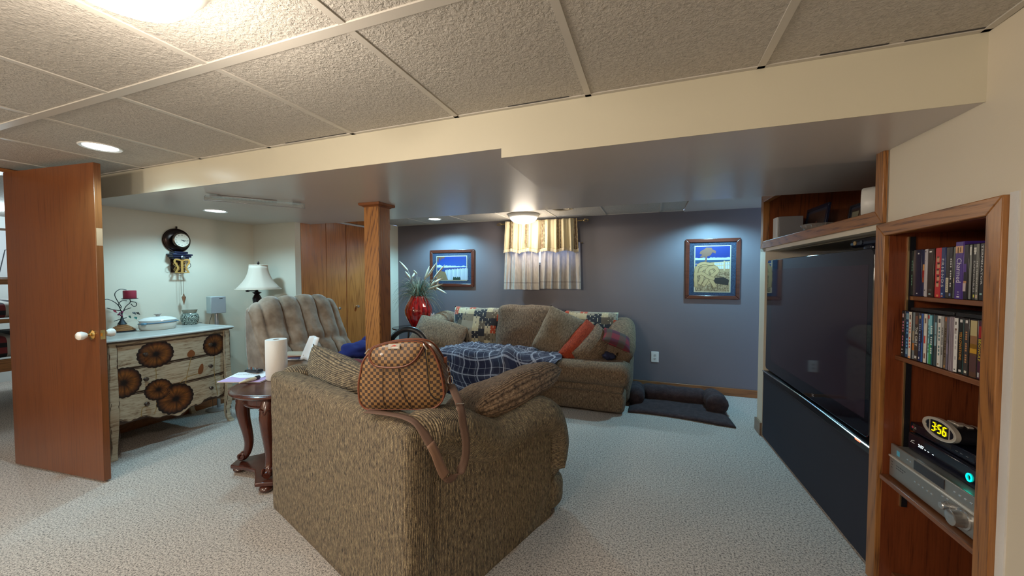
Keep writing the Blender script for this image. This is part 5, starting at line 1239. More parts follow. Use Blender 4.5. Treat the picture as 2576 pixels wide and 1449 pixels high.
ftube([(.262, 1.045), (.270, .98), (.275, .92), (.282, .86), (.300, .832), (.318, .828)], .0022, 'side_zip', DLE); ftube([(.266, 1.045), (.274, .98), (.279, .92), (.286, .866), (.302, .838), (.320, .834)], .0012, 'zip_edge', plain('brass zip', (.4, .28, .12), .35, .8))
# D-shaped front pocket flap
fl_ = [(.060, 1.030), (.052, 1.0), (.062, .978), (.085, .966), (.14, .962), (.19, .968), (.225, .988), (.248, 1.020), (.256, 1.052), (.20, 1.060), (.13, 1.054), (.085, 1.043)]
q = catmull([(x, 0, z + zb) for x, z in fl_], 5, True); cq = V((.152, 0, 1.012 + zb)); P = []
for k, o_ in ((0, .016), (.5, .016), (.85, .0145), (.97, .011), (1.0, .006), (1.0, -.004)):
    P.append([(cq.x + (p.x - cq.x) * k, yfront(cq.x + (p.x - cq.x) * k, cq.z + (p.z - cq.z) * k) - o_, cq.z + (p.z - cq.z) * k) for p in q])
nq = len(q); fp = MB().grid(P, lambda i, j: (P[min(i, 5)][j % nq][0], P[min(i, 5)][j % nq][2]), cv=True).build('front_pocket', CHK, bg_, smooth=True, ang=60)
for sc_, o_, r_, mt, nm in ((1.0, .011, .0026, LEA, 'pocket_piping'), (1.06, .003, .0030, LEA, 'pocket_piping'), (1.03, .006, .0026, DLE, 'pocket_zip')):
    MB().tube([(cq.x + (p.x - cq.x) * sc_, yfront(p.x, p.z) - o_, cq.z + (p.z - cq.z) * sc_) for p in q], r_, 6, closed=True).build(nm, mt, fp, smooth=True)
lg = MB().at((.148, -.0305, 1.043 + zb), (R(-8), 0, 0)).box(-.022, .022, -.001, .0012, -.009, .009).build('badge_plate', plain('brushed badge', (.35, .33, .30), .3, .7), bg_)
MB().at((.148, -.0320, 1.045 + zb), (R(-8), 0, 0)).add([(-.012, 0, -.003), (-.004, 0, .002), (.002, 0, .005), (.010, 0, .001), (.004, 0, -.002), (-.002, 0, -.001)], [(0, 1, 2, 3, 4, 5)]).build('badge_mark', cmat((.55, .06, .05)), lg)
MB().at((.150, -.0325, 1.039 + zb), (R(-8), 0, 0)).box(-.010, .014, -.0004, .0004, -.0015, .0005).build('badge_mark', cmat((.8, .8, .8)), lg)
for (x0, z0), (x1, z1) in (((.258, 1.050), (.272, 1.028)), ((.030, 1.012), (.046, 1.030))):
    MB().tube([(x0, -.014, z0 + zb), ((x0 + x1) / 2, -.018, (z0 + z1) / 2 + zb), (x1, -.016, z1 + zb)], .0032, 8).build('zip_pull', CHROME, bg_, smooth=True)
# side ring, chain and shoulder strap
def bl_(x, y, z): return bg_.matrix_basis.inverted() @ (ML @ V((x, y, z)))
bpy.context.view_layer.update()
def chainring(c, r_, ax, name='chain_link', th=.0016):
    a1 = V(ax).normalized(); a2 = a1.orthogonal().normalized(); pts = [V(c) + a1 * r_ * 1.5 * cos(t) + a2 * r_ * sin(t) for t in [2 * pi * i / 16 for i in range(16)]]
    return MB().tube(pts, th, 6, closed=True).build(name, CHROME, bg_, smooth=True)
top_ = V((.333, .075, .965 + zb))
B('side_tab', LEA, bg_, .322, .334, .065, .085, .955 + zb, .980 + zb, bev=.002)
for i in range(3): chainring(top_ + V((.006 + .002 * i, 0, -.014 - .022 * i)), .007, (0, .4 * (i % 2), 1))
ringp = top_ + V((.014, 0, -.082)); chainring(ringp, .012, (0, .3, 1), 'strap_ring', .0022)
WEB = NT('brown webbing', (.16, .095, .070), .75); w_ = WEB.co('UV'); WEB.bump(WEB.math('SINE', WEB.math('MULTIPLY', WEB.sep(w_)[1], 2500.)), .4, .001); WEB = WEB.m
Wl = lambda x, y, z: bl_(x, y, z)
cp = [Wl(1.06, -.012, .801), Wl(1.15, .020, .803), Wl(1.245, .035, .807), Wl(1.315, .035, .799), Wl(1.362, .045, .755), Wl(1.382, .062, .705), Wl(1.383, .082, .655), Wl(1.375, .112, .602), Wl(1.372, .145, .572), Wl(1.376, .18, .578), Wl(1.382, .208, .625), Wl(1.383, .213, .69), Wl(1.378, .205, .755), Wl(1.365, .200, .83)] + [ringp + V((.002, 0, -.016))]
sd = [V((.2, -1, 0)), V((.2, -1, 0)), V((.35, -.9, 0)), V((.5, -.8, .0)), V((.1, -.8, -.3)), V((.05, -1, .1)), V((.05, -1, .15)), V((.0, -.85, .5)), V((.25, -.2, 1)), V((.5, .6, .8)), V((.3, 1, .2)), V((.2, 1, .05)), V((.1, 1, 0)), V((.0, 1, 0)), V((0, 1, 0))]
cpc = catmull(cp, 6); P = []
rot_l = Matrix.Rotation(LR - ba, 3, 'Z')
wS = .0175
for i, p in enumerate(cpc):
    k = i / 6; a = int(k); b = min(a + 1, len(sd) - 1); d = rot_l @ (sd[min(a, len(sd) - 1)].lerp(sd[b], k - a)); t = (cpc[min(i + 1, len(cpc) - 1)] - cpc[max(i - 1, 0)]).normalized(); d = (d - t * d.dot(t)).normalized()
    P.append([tuple(p + d * wS * e) for e in (-1, -.33, .33, 1)])
Lc = [0]
for i in range(1, len(cpc)): Lc.append(Lc[-1] + (cpc[i] - cpc[i - 1]).length)
st = MB().grid(P, lambda i, j: (Lc[i] if i < len(Lc) else Lc[-1], j * wS * .66)).build('shoulder_strap', WEB, bg_, smooth=True, ang=180, solid=.0022)
mb = MB(); seg = P[26:44]; mb.grid([[tuple(V(a) + (V(a) - V(b)) * .05) if 0 else a for a, b in zip(r, r[::-1])] for r in seg]); mb.build('strap_pad', plain('tan strap pad', (.26, .15, .10), .6), st, solid=.006, smooth=True, ang=180)
i = 78; M_ = [V(a) for a in P[i]]; MB().tube([M_[0] + V((0, 0, .01)), M_[3] + V((0, 0, .01)), M_[3] - V((0, 0, .012)), M_[0] - V((0, 0, .012))], .0022, 6, closed=True).build('strap_buckle', CHROME, st, smooth=True)
# black steering wheel on its stand behind the bag
wh = empty('steering_wheel', 'black padded game steering wheel on a stand behind the travel bag', 'steering wheel', (-1.93, 2.68, 0), R(10))
PAD = plain('black padded rim', (.022, .024, .030), .38)
MB().tube([(.175 * cos(t), .03 * sin(t), .70 + .175 * sin(t)) for t in [2 * pi * i / 48 for i in range(48)]], .024, 12, closed=True).build('rim', PAD, wh, smooth=True)
MB().at((0, .01, .69), (R(90 - 10), 0, 0)).lathe([(.001, .0), (.05, 0), (.055, -.01), (.045, -.03), (.001, -.04)], 24).build('hub', PAD, wh, smooth=True)
for a in (-25, 205, 270): MB().tube([(.04 * cos(R(a)), .01, .69 + .04 * sin(R(a))), (.16 * cos(R(a)), .0, .70 + .16 * sin(R(a)))], .012, 8).build('spoke', plain('grey spoke %d' % a, (.12, .12, .13), .35, .5), wh, smooth=True)
for sx in (-.11, .09): MB().at((sx, .03, .755)).rbox(.035, .03, .06, .012, 3).build('paddle', plain('grey paddle %d' % int(sx * 100), (.28, .28, .28), .4), wh, smooth=True)
MB().tube([(0, .06, .68), (0, .16, .5), (0, .18, .06)], .02, 10).build('stand_post', BLACKP, wh, smooth=True); MB().box(-.16, .16, -.02, .26, 0, .04).box(-.08, .08, .0, .2, .04, .07).build('stand_foot', BLACKP, wh, bev=.008)
# ================= oak column =================
co = empty('oak_column', 'oak-clad square support column with a moulded cap under the soffit', 'column', (-2.07, 2.49, 0))
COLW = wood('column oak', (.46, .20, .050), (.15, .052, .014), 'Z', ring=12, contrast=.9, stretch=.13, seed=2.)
COLW_SHADED = wood('column oak shaded side', (.30, .115, .035), (.12, .042, .014), 'Z', ring=9, contrast=.6, stretch=.1, seed=7.)  # same oak as the lit front board, with the shade put into its colour
hw = .069
B('front_board', COLW, co, -hw, hw, -hw, -hw + .018, 0, 1.875, bev=.001); B('side_board', COLW_SHADED, co, hw - .018, hw, -hw + .018, hw, 0, 1.875, bev=.001)
B('side_board', COLW_SHADED, co, -hw, -hw + .018, -hw + .018, hw, 0, 1.875, bev=.001); B('rear_board', COLW_SHADED, co, -hw + .018, hw - .018, hw - .018, hw, 0, 1.875)
mb = MB(); P = []
for k, z in ((hw, 1.868), (hw + .004, 1.870), (hw + .012, 1.876), (hw + .026, 1.881), (hw + .030, 1.886), (hw + .030, 1.899)): P.append([(-k, -k, z), (k, -k, z), (k, k, z), (-k, k, z)])
mb.grid(P, cv=True); mb.add(P[-1], [(0, 1, 2, 3)]); mb.build('cap_moulding', wood('cap oak', (.26, .085, .022), (.12, .035, .01), 'X', ring=4), co)

# ================= red vase with grasses, table, tissues =================
VX, VY = -2.96, 4.37
et = empty('glass_end_table', 'small dark round end table under the red vase in the corner', 'table', (VX - .10, VY, 0))
MB().lathe([(.001, .612), (.265, .612), (.27, .616), (.27, .624), (.265, .628), (.001, .628)], 48).build('smoked_glass_top', NT('smoked glass', (.02, .018, .02), .04).m, et, smooth=True, ang=30)
for k in range(3): MB().tube([(.05 * cos(2.1 * k), .05 * sin(2.1 * k), .612), (.08 * cos(2.1 * k), .08 * sin(2.1 * k), .35), (.26 * cos(2.1 * k), .26 * sin(2.1 * k), .012)], .012, 8).build('leg', BLACKP, et, smooth=True)
va = empty('red_vase', 'fluted glossy red glass vase on the corner end table', 'vase', (VX, VY, .6285))
s = NT('red glass', (.32, .004, .006), .06, Coat_Weight=1.0, Coat_Roughness=.03); a_ = s.sep(s.co('Object')); 
ang_ = s.math('SINE', s.math('MULTIPLY', s.math('ARCTAN2', a_[1], a_[0]), 18.)); nzv = s.noise(s.co('Object', (1, 1, .15)), 30, 2)
s.col(s.ramp(s.math('MULTIPLY_ADD', ang_, .10, nzv), [(.3, (.50, .012, .010)), (.6, (.22, .003, .005)), (.8, (.05, .001, .004))])); REDG = s.m
MB().lathe([(.001, 0), (.085, 0), (.10, .008), (.115, .05), (.155, .12), (.178, .19), (.182, .24), (.165, .30), (.135, .36), (.108, .405), (.100, .425), (.104, .432), (.094, .430), (.090, .38), (.001, .36)], 72, fn=lambda a, z: 1 + .018 * abs(cos(a * 9)) * (sin(min(1, z / .42) * pi) if z > 0 else 0)).build('vase_body', REDG, va, smooth=True, ang=60)
fl2 = empty('dried_grass_arrangement', 'arrangement of green grasses and cream seed heads standing in the red vase', 'plant', (VX, VY, 1.03))
random.seed(11)
def blade(mb, a, l, h, droop, r_=.0022):
    pts = [];
    for k in range(8):
        t = k / 7; rr = .05 * (1 - t) * 0 + l * t ** 1.2; z = -.10 + h * sin(t * pi * (.5 + droop * .5)) / max(.2, sin(pi * min(.5, .5 + droop * .5))) if 0 else -.10 + (h + .10) * (1 - (1 - t) ** 2) - droop * l * t ** 3
        pts.append((rr * cos(a) * 1.0, rr * sin(a) * .6, z))
    mb.tube(pts, [max(.0006, r_ * (1 - t / 9)) for t in range(8)], 4)
for nm, n_, c_ in (('green_grass', 330, (.045, .085, .05)), ('dry_grass', 120, (.32, .24, .13)), ('pale_grass', 50, (.38, .36, .26))):
    mb = MB()
    for k in range(n_):
        blade(mb, random.uniform(0, 2 * pi), random.uniform(.08, .40), random.uniform(.04, .33), random.uniform(.1, .9), random.uniform(.0014, .003))
    mb.build(nm, cmat(c_, .8), fl2)['kind'] = 'stuff'
PL = cmat((.55, .48, .36), .9)
def plume(p0, p1, r_, base=(0, 0, -.08)):
    p0, p1 = V(p0), V(p1); n_ = 9; o = MB().tube([p0.lerp(p1, i / (n_ - 1)) for i in range(n_)], [r_ * (.35 + .65 * sin(min(1, (i + .6) / (n_ - 1) * 1.05) * pi) ** .5) if 0 < i < n_ - 1 else r_ * .2 for i in range(n_)], 8).build('seed_head', PL, fl2, smooth=True)
    MB().tube([V(base), V(base).lerp(p0, .6) + V((0, 0, .03)), p0], .0016, 4).build('stalk', PL, o)
for x0, z0, x1, z1, r_ in ((-3.14, 1.40, -3.26, 1.53, .013), (-3.09, 1.30, -3.14, 1.39, .014), (-3.06, 1.30, -3.05, 1.38, .013), (-3.01, 1.35, -3.00, 1.405, .013), (-2.80, 1.30, -2.66, 1.50, .016), (-2.74, 1.28, -2.55, 1.47, .016), (-2.84, 1.27, -2.78, 1.46, .014),
                            (-2.77, 1.20, -2.64, 1.32, .016), (-2.80, 1.15, -2.60, 1.22, .014), (-2.70, 1.14, -2.66, 1.26, .014), (-2.68, 1.24, -2.60, 1.30, .013), (-2.66, 1.17, -2.50, 1.10, .012)):
    plume((x0 - VX, random.uniform(-.05, .05), z0 - 1.03), (x1 - VX, random.uniform(-.06, .06), z1 - 1.03), r_)
tb2 = empty('tissue_box', 'white tissue box with a tissue pulled up beside the red vase', 'tissue box', (-2.765, 4.40, .6285), .25)
B('box', plain('white card', (.66, .66, .68), .6), tb2, -.06, .06, -.055, .055, 0, .115, bev=.003)
MB().tube(catmull([(-.035, -.0556, .05), (-.03, -.0556, .08), (-.015, -.0556, .055), (-.005, -.0556, .08), (.01, -.0556, .05), (.03, -.0556, .075)], 5), .0015, 5).build('printed_squiggle', cmat((.15, .15, .18)), tb2)
P = [[(.045 * sin(a) * (1 - .5 * t) * (1 + .3 * sin(3 * a)), .02 * cos(a) * (1 + t), .115 + .075 * t + .015 * sin(4 * a) * t) for t in (0, .4, .8, 1)] for a in [2 * pi * i / 20 for i in range(20)]]
MB().grid(P, cu=True).build('tissue', plain('white tissue', (.8, .8, .82), .8), tb2, smooth=True, solid=.001)

# ================= framed pictures =================
CHERRY = wood('cherry frame', (.10, .022, .012), (.035, .008, .006), 'X', ring=3, rough=.25, coat=.4)
s = NT('mottled blue mat', (.03, .06, .14), .8); s.col(s.ramp(s.noise(s.co('Object'), 120, 3, .7), [(.35, (.006, .012, .035)), (.55, (.020, .036, .075)), (.75, (.06, .085, .13))])); MATB = s.m
GOLDL = plain('pale gilt lip', (.55, .50, .36), .4, .4)
s = NT('printed sky', (.01, .07, .45), .5); zz = s.sep(s.co('Object'))[2]
SKYB = s.m; s.col(s.ramp(s.math('MULTIPLY_ADD', zz, 2.5, .45), [(0, (.03, .12, .38)), (.8, (.004, .022, .17))]))
def picture(label, cx, cz, w, h, lip, fw=.042):
    o = empty('framed_picture', label, 'picture', (cx, YB - .001, cz))
    for nm, q in (('b', [(-w / 2, -h / 2), (w / 2, -h / 2), (w / 2 - fw, -h / 2 + fw), (-w / 2 + fw, -h / 2 + fw)]), ('t', [(-w / 2, h / 2), (w / 2, h / 2), (w / 2 - fw, h / 2 - fw), (-w / 2 + fw, h / 2 - fw)]),
                  ('l', [(-w / 2, -h / 2), (-w / 2, h / 2), (-w / 2 + fw, h / 2 - fw), (-w / 2 + fw, -h / 2 + fw)]), ('r', [(w / 2, -h / 2), (w / 2, h / 2), (w / 2 - fw, h / 2 - fw), (w / 2 - fw, -h / 2 + fw)])):
        MB().at((0, 0, 0), (pi / 2, 0, 0)).prism(q, .0, .026).build('frame_rail', CHERRY, o, bev=.006)
    B('mat_board', MATB, o, -w / 2 + fw - .002, w / 2 - fw + .002, -.014, -.008, -h / 2 + fw - .002, h / 2 - fw + .002)
    x0, x1, z0, z1 = lip
    B('gilt_lip', GOLDL, o, x0 - .010, x1 + .010, -.0165, -.014, z0 - .010, z1 + .010)
    return o
def poly(par, name, pts, c_, d):
    m = c_ if isinstance(c_, bpy.types.Material) else cmat(c_, .5)
    return MB().add([(x, -d, z) for x, z in pts], [tuple(range(len(pts)))]).build(name, m, par, recalc=False)
def scene_base(par, x0, x1, z0, z1):
    return poly(par, 'printed_scene', [(x0, z0), (x1, z0), (x1, z1), (x0, z1)], SKYB, .0172)
def jag(x0, x1, zf, amp, n, seed=0): return [(x0 + (x1 - x0) * i / n, zf(i / n) + amp * MN.noise(V((i * 1.7, seed, 2)))) for i in range(n + 1)]
p1 = picture('cherry-framed picture of a white fence under deep blue sky, left of the window', -2.655, 1.435, .70, .52, (-.235, .235, -.165, .165))
b_ = scene_base(p1, -.235, .235, -.165, .165); x0, x1 = -.235, .235
poly(b_, 'printed_sea', [(x0, -.165), (x1, -.165)] + jag(x0, x1, lambda t: .0, .0, 6)[::-1], (.015, .04, .16), .0175)
poly(b_, 'printed_clouds', jag(x0, x1, lambda t: .005 + .012 * t, .006, 12) + jag(x0, x1, lambda t: .045 - .02 * t, .02, 24, 3)[::-1], (.36, .42, .50), .0178)
poly(b_, 'printed_bridge', [(x0, .008), (x1, -.004), (x1, .002), (x0, .014)], (.12, .06, .08), .0181)
mb = MB()
for i in range(17):
    x = -.10 + .335 * i / 16; h_ = -.03 + .006 * (i % 2) + .0015 * i; mb.add([(x, -.0184, -.165), (x + .017, -.0184, -.165), (x + .017, -.0184, h_), (x + .008, -.0184, h_ + .008), (x, -.0184, h_)], [(0, 1, 2, 3, 4)])
mb.build('printed_fence', cmat((.40, .45, .50), .5), b_, recalc=False)
poly(b_, 'printed_tree', [(x0, .165)] + [(-.235 + .12 * t + .02 * MN.noise(V((t * 9, 1, 1))), .165 - .02 * t - .10 * (1 - t) * abs(sin(t * 9))) for t in [i / 14 for i in range(15)]] + [(-.10, .165)], (.10, .045, .03), .0184)
poly(b_, 'printed_bush', [(x, -.165) for x in (.02,)] + [(.02 + .12 * i / 10, -.145 + .03 * abs(sin(i * 1.3))) for i in range(11)] + [(.14, -.165)], (.01, .03, .02), .0188)
poly(b_, 'printed_wall', [(x0, -.165), (-.06, -.165), (-.10, -.05), (x0, -.03)], (.18, .12, .06), .0187)
p2 = picture('cherry-framed picture of a thick knotted rope by the sea, right of the window', .628, 1.405, .545, .675, (-.172, .172, -.25, .25))
b_ = scene_base(p2, -.172, .172, -.25, .25); x0, x1 = -.172, .172
poly(b_, 'printed_sea', [(x0, .07), (x1, .07), (x1, .105), (x0, .105)], (.02, .06, .12), .0175)
poly(b_, 'printed_clouds', jag(x0, x1, lambda t: .10, .0, 8) + jag(x0, x1, lambda t: .125, .012, 20, 4)[::-1], (.36, .42, .50), .0178)
s = NT('printed gravel', (.3, .2, .1), .6); s.col(s.ramp(s.noise(s.co('Object'), 90, 3, .7), [(.35, (.06, .03, .012)), (.5, (.24, .15, .07)), (.7, (.46, .34, .20))]))
poly(b_, 'printed_gravel', [(x0, -.25), (x1, -.25), (x1, -.03), (x0, -.06)], s.m, .0178)
poly(b_, 'printed_ground', [(x0, -.06), (x1, -.03), (x1, .03), (x0, .03)], (.30, .20, .10), .0176)
mb = MB()
for i in range(9): x = .0 + .172 * i / 9; mb.add([(x, -.018, -.0), (x + .015, -.018, 0), (x + .015, -.018, .07), (x + .007, -.018, .078), (x, -.018, .07)], [(0, 1, 2, 3, 4)])
mb.build('printed_fence', cmat((.48, .50, .50), .5), b_, recalc=False)
for a, b in (((-.17, .05), (.17, .075)), ((-.17, .02), (.17, .04))): poly(b_, 'printed_rail', [a, b, (b[0], b[1] + .009), (a[0], a[1] + .009)], (.50, .38, .20), .0182)
poly(b_, 'printed_rail', [(.11, -.02), (.125, -.02), (.125, .09), (.11, .09)], (.45, .33, .18), .0183)
poly(b_, 'printed_tree', [(-.075, .05), (-.06, .05), (-.052, .14), (-.02, .15), (.0, .185), (.03, .17), (.035, .20), (.0, .215), (-.01, .235), (-.06, .24), (-.09, .215), (-.12, .20), (-.13, .17), (-.10, .16), (-.13, .13), (-.10, .125), (-.07, .14)], (.17, .085, .055), .0184)
poly(b_, 'printed_shadow', [(.01, -.16), (.16, -.18), (.165, -.12), (.11, -.09), (.03, -.10)], (.02, .015, .012), .0183)
ROP = (.40, .26, .12)
def rope(pts, w_, d, c_=ROP):
    q = catmull([(a, 0, b) for a, b in pts], 7); L_, R_ = [], []
    for i, p in enumerate(q):
        t = (q[min(i + 1, len(q) - 1)] - q[max(i - 1, 0)]).normalized(); w2 = w_ * (1 + .10 * sin(i * 1.6)); L_.append((p.x - t.z * w2, p.z + t.x * w2)); R_.append((p.x + t.z * w2, p.z - t.x * w2))
    for sc_, cc, dd in ((1.25, (.16, .09, .04), d - .0001), (1, c_, d)):
        A_ = [((l[0] + r_[0]) / 2 + (l[0] - r_[0]) / 2 * sc_, (l[1] + r_[1]) / 2 + (l[1] - r_[1]) / 2 * sc_) for l, r_ in zip(L_, R_)]; B2 = [((l[0] + r_[0]) / 2 - (l[0] - r_[0]) / 2 * sc_, (l[1] + r_[1]) / 2 - (l[1] - r_[1]) / 2 * sc_) for l, r_ in zip(L_, R_)]
        mb = MB(); vs = []
        for u_, v_ in zip(A_, B2): vs += [(u_[0], -dd, u_[1]), (v_[0], -dd, v_[1])]
        mb.add(vs, [(2 * i, 2 * i + 2, 2 * i + 3, 2 * i + 1) for i in range(len(A_) - 1)]).build('printed_rope', cmat(cc, .5), b_, recalc=False)
rope([(-.16, -.20), (-.165, -.08), (-.15, .02), (-.10, .045), (-.05, .04), (-.03, .0)], .016, .0189)
rope([(-.15, .04), (-.09, .065), (-.03, .055), (.02, .06)], .014, .0190); rope([(-.13, -.17), (-.10, -.10), (-.12, -.03), (-.08, .01), (-.02, -.01), (.01, -.07), (-.02, -.13), (-.06, -.17)], .018, .0192)
rope([(-.09, -.19), (-.05, -.12), (.02, -.06), (.05, -.02), (.02, .02), (-.04, .0), (-.05, -.06), (.0, -.14), (.03, -.20)], .017, .0195)
rope([(-.15, -.06), (-.10, -.05), (-.04, -.09), (.02, -.11)], .016, .0198)

# ================= curtains =================
YC = 4.665
s = NT('ivory cafe curtain', (.62, .57, .48), .9); v = s.co('Object'); cf = s.noise(s.co('Object', (1, 1, .3)), 60, 3)
s.col(s.ramp(cf, [(.3, (.50, .45, .37)), (.7, (.68, .63, .54))])); s.bump(s.noise(s.co('Object'), 90, 3), .5, .004)
tr = s.n('BsdfTranslucent', i_Color=(.65, .68, .80, 1)); ms = s.n('MixShader', i_0=.35); s.t.links.new(s.b.outputs[0], ms.inputs[1]); s.t.links.new(tr.outputs[0], ms.inputs[2]); s.t.links.new(ms.outputs[0], s.t.nodes['Material Output'].inputs[0]); CAFE = s.m
s = NT('striped valance cloth', (.6, .5, .3), .9); x_ = s.sep(s.co('UV'))
bands = s.ramp(s.math('FRACT', s.math('MULTIPLY_ADD', x_[0], 3.0, .1)), [(0, (.66, .58, .38)), (.36, (.46, .36, .20)), (.40, (.06, .04, .03)), (.43, (.50, .38, .20)), (.46, (.16, .09, .06)), (.53, (.48, .36, .18)), (.57, (.07, .05, .04)), (.61, (.55, .44, .26)), (.66, (.66, .58, .38))], 'CONSTANT')
mot = s.noise(s.co('UV', (1, .5, 1)), 60, 2); s.col(s.mix(s.math('MULTIPLY', s.math('GREATER_THAN', mot, .54), .4), bands, (.64, .55, .36)))
tr = s.n('BsdfTranslucent', i_Color=(.7, .6, .4, 1)); ms = s.n('MixShader', i_0=.2); s.t.links.new(s.b.outputs[0], ms.inputs[1]); s.t.links.new(tr.outputs[0], ms.inputs[2]); s.t.links.new(ms.outputs[0], s.t.nodes['Material Output'].inputs[0]); VAL = s.m
def drape(x0, x1, ztop, zbot, y, amp, freq, seed, nx=120, nz=18, flare=.3, zb_fn=None, gather=0.):
    P = []
    for i in range(nx + 1):
        u = i / nx; row = []
        for j in range(nz + 1):
            t = j / nz; zb_ = zbot + (zb_fn(u) if zb_fn else 0); z = ztop + (zb_ - ztop) * t
            ph = u * freq * 2 * pi + 1.2 * sin(u * 5 + seed) + .5 * sin(u * 13 + seed * 2)
            a = amp * (flare + (1 - flare) * t); yy = y - a * (sin(ph) * .5 + .5 + .25 * sin(ph * 2.1 + seed)) - .004 * MN.noise(V((u * 30, t * 5, seed)))
            x = x0 + (x1 - x0) * u + .008 * sin(ph * 1.0 + 1) * t + (u - .5) * .03 * t
            row.append((x, yy, z))
        P.append(row)
    return P
rod = empty('curtain_rod', 'bronze curtain rod with cage finials over the basement window', 'curtain rod', (-1.33, YC, 2.005))
RM = plain('antique bronze rod', (.30, .22, .10), .35, .85)
MB().tube([(-.53, 0, 0), (.53, 0, 0)], .009, 10).build('rod', RM, rod, smooth=True)
for sg in (-1, 1):
    for k in range(4):
        a = k * pi / 2; MB().tube([(sg * (.53 + .075 * t), .019 * sin(pi * t) * cos(a + 1.6 * t), .019 * sin(pi * t) * sin(a + 1.6 * t)) for t in [i / 10 for i in range(11)]], .0032, 6).build('finial_cage', RM, rod, smooth=True)
    MB().tube([(sg * .50, 0, 0), (sg * .50, YB - YC, 0)], .006, 6).build('bracket', RM, rod, smooth=True)
vl = empty('valance', 'gathered cream striped valance with fringe hanging over the cafe curtains', 'curtain', (0, 0, 0))
scal = lambda u: .028 * abs(sin(u * 4 * pi + .4)) - .03 * (u > .93) * 0
PV = drape(-1.805, -.865, 2.035, 1.645, YC - .012, .045, 9, 1.0, 150, 16, .5, scal)
MB().grid(PV, lambda i, j: (i / 150 * 1.5, j / 16 * .4)).build('valance_cloth', VAL, vl, smooth=True, ang=180, solid=.002)
mb = MB()
for i in range(0, 150, 1):
    p = PV[i][-1]; q = PV[i + 1][-1]; l_ = .032 + .008 * MN.noise(V((i * .7, 1, 1))); d = .3 * (i % 3 - 1) * .004
    mb.add([(p[0], p[1] - .004, p[2] + .008), (q[0], q[1] - .004, q[2] + .008), (q[0] + d, q[1] - .012, q[2] - l_), (p[0] + (q[0] - p[0]) * .35 + d, p[1] - .012, p[2] - l_)], [(0, 1, 2, 3)])
mb.build('fringe', paint('cream fringe', (.60, .52, .36), .95, 300, .3, .2), vl, solid=.003)['kind'] = 'stuff'
for (x0, x1, lb, sd_, zb_) in ((-1.815, -1.352, 'left panel of the pale cafe curtain under the valance', 2.0, 1.150), (-1.328, -.830, 'right panel of the pale cafe curtain under the valance', 4.4, 1.165)):
    cu = empty('cafe_curtain', lb, 'curtain', (0, 0, 0), group=None)
    Pc = drape(x0, x1, 1.74, zb_, YC + .010, .060, 4.2, sd_, 90, 20, .25)
    cc = MB().grid(Pc, lambda i, j: (i * .006, j * .03)).build('curtain_panel', CAFE, cu, smooth=True, ang=180)
    mb = MB()
    for jj in (17,):
        P = [[(Pc[i][jj][0], Pc[i][jj][1] - .0012, Pc[i][jj][2] + .0022), (Pc[i][jj][0], Pc[i][jj][1] - .0012, Pc[i][jj][2] - .0022)] for i in range(91)]; mb.grid(P)
    mb.build('hem_stitching', cmat((.12, .10, .09), .9), cc)
cr = MB().tube([(-1.83, YC + .03, 1.735), (-.80, YC + .03, 1.735)], .005, 8).build('cafe_rod', RM, rod, smooth=True); cr.location = (1.33, -YC, -2.005)

# ================= outlet, vent, deflector, dog bed =================
ou = empty('wall_outlet', 'white duplex outlet on the grey-blue wall above the dog bed', 'outlet', (.043, YB, .375))
B('cover_plate', WHITE, ou, -.042, .042, -.006, 0, -.062, .062, bev=.003)
for z in (-.021, .021):
    r_ = MB().at((0, -.006, z), (pi / 2, 0, 0)).lathe([(.001, 0), (.0165, 0), (.0165, .002), (.001, .002)], 24, sy=.85).build('receptacle', plain('outlet face %d' % int(z * 1000), (.62, .62, .60), .4), ou)
    for x in (-.006, .006): B('slot', BLACKP, r_, x - .0013, x + .0013, -.0084, -.0078, z - .001, z + .008)
    MB().at((0, -.0084, z - .008), (pi / 2, 0, 0)).lathe([(.0003, 0), (.003, 0), (.003, .0004), (.0003, .0004)], 10).build('slot', BLACKP, r_)
vt = empty('ceiling_vent', 'round slotted ceiling vent right of the back dome light', 'vent', (-.92, 4.08, ZC - .004))
VM = plain('bronze painted vent', (.40, .34, .26), .4, .3)
MB().lathe([(.085, 0), (.115, -.004), (.118, -.010), (.110, -.014), (.085, -.008)], 40).build('vent_rim', VM, vt, smooth=True)
for r_ in (.07, .052, .034, .016): MB().lathe([(r_ - .010, -.002), (r_ + .002, -.012), (r_ + .004, -.010), (r_ - .008, 0)], 36).build('louvre_ring', VM, vt, smooth=True)
MB().lathe([(.001, -.0005), (.085, -.0005), (.085, .0), (.001, .0)], 36).build('duct_opening', BLACKP, vt)
df = empty('vent_deflector', 'clear plastic vent deflector held by grey magnets on the soffit', 'vent deflector', (-2.78, 2.03, 1.8985), R(52))
B('register', plain('grey register', (.30, .28, .27), .4, .3), df, -.24, .12, -.05, .05, -.006, 0, bev=.002)
for i in range(14): B('register_slot', BLACKP, df, -.225 + .024 * i, -.215 + .024 * i, -.035, .035, -.0072, -.006)
CP = NT('clear plastic', (.9, .93, .95), .06, Transmission_Weight=.97, IOR=1.3, Alpha=.5).m
P = [[(-.30 + .60 * i / 10, -.055 - .10 * sin(t * 1.35), -.008 - .055 * (1 - cos(t * 1.35)) - .01 * t) for t in [j / 8 for j in range(9)]] for i in range(11)]
dfl = MB().grid(P).build('clear_shield', CP, df, smooth=True, ang=180, solid=.0015)
mb = MB(); mb.tube([P[0][j] for j in range(9)] + [P[i][8] for i in range(11)] + [P[10][8 - j] for j in range(9)], .0013, 5).tube([P[i][0] for i in range(11)], .0013, 5); mb.build('shield_edge', plain('grey plastic edge', (.2, .2, .22), .3), df)
for x in (-.25, .25): B('magnet', plain('grey magnet %d' % int(x * 100), (.20, .20, .21), .5), df, x - .03, x + .03, -.07, -.045, -.020, -.004, bev=.003)
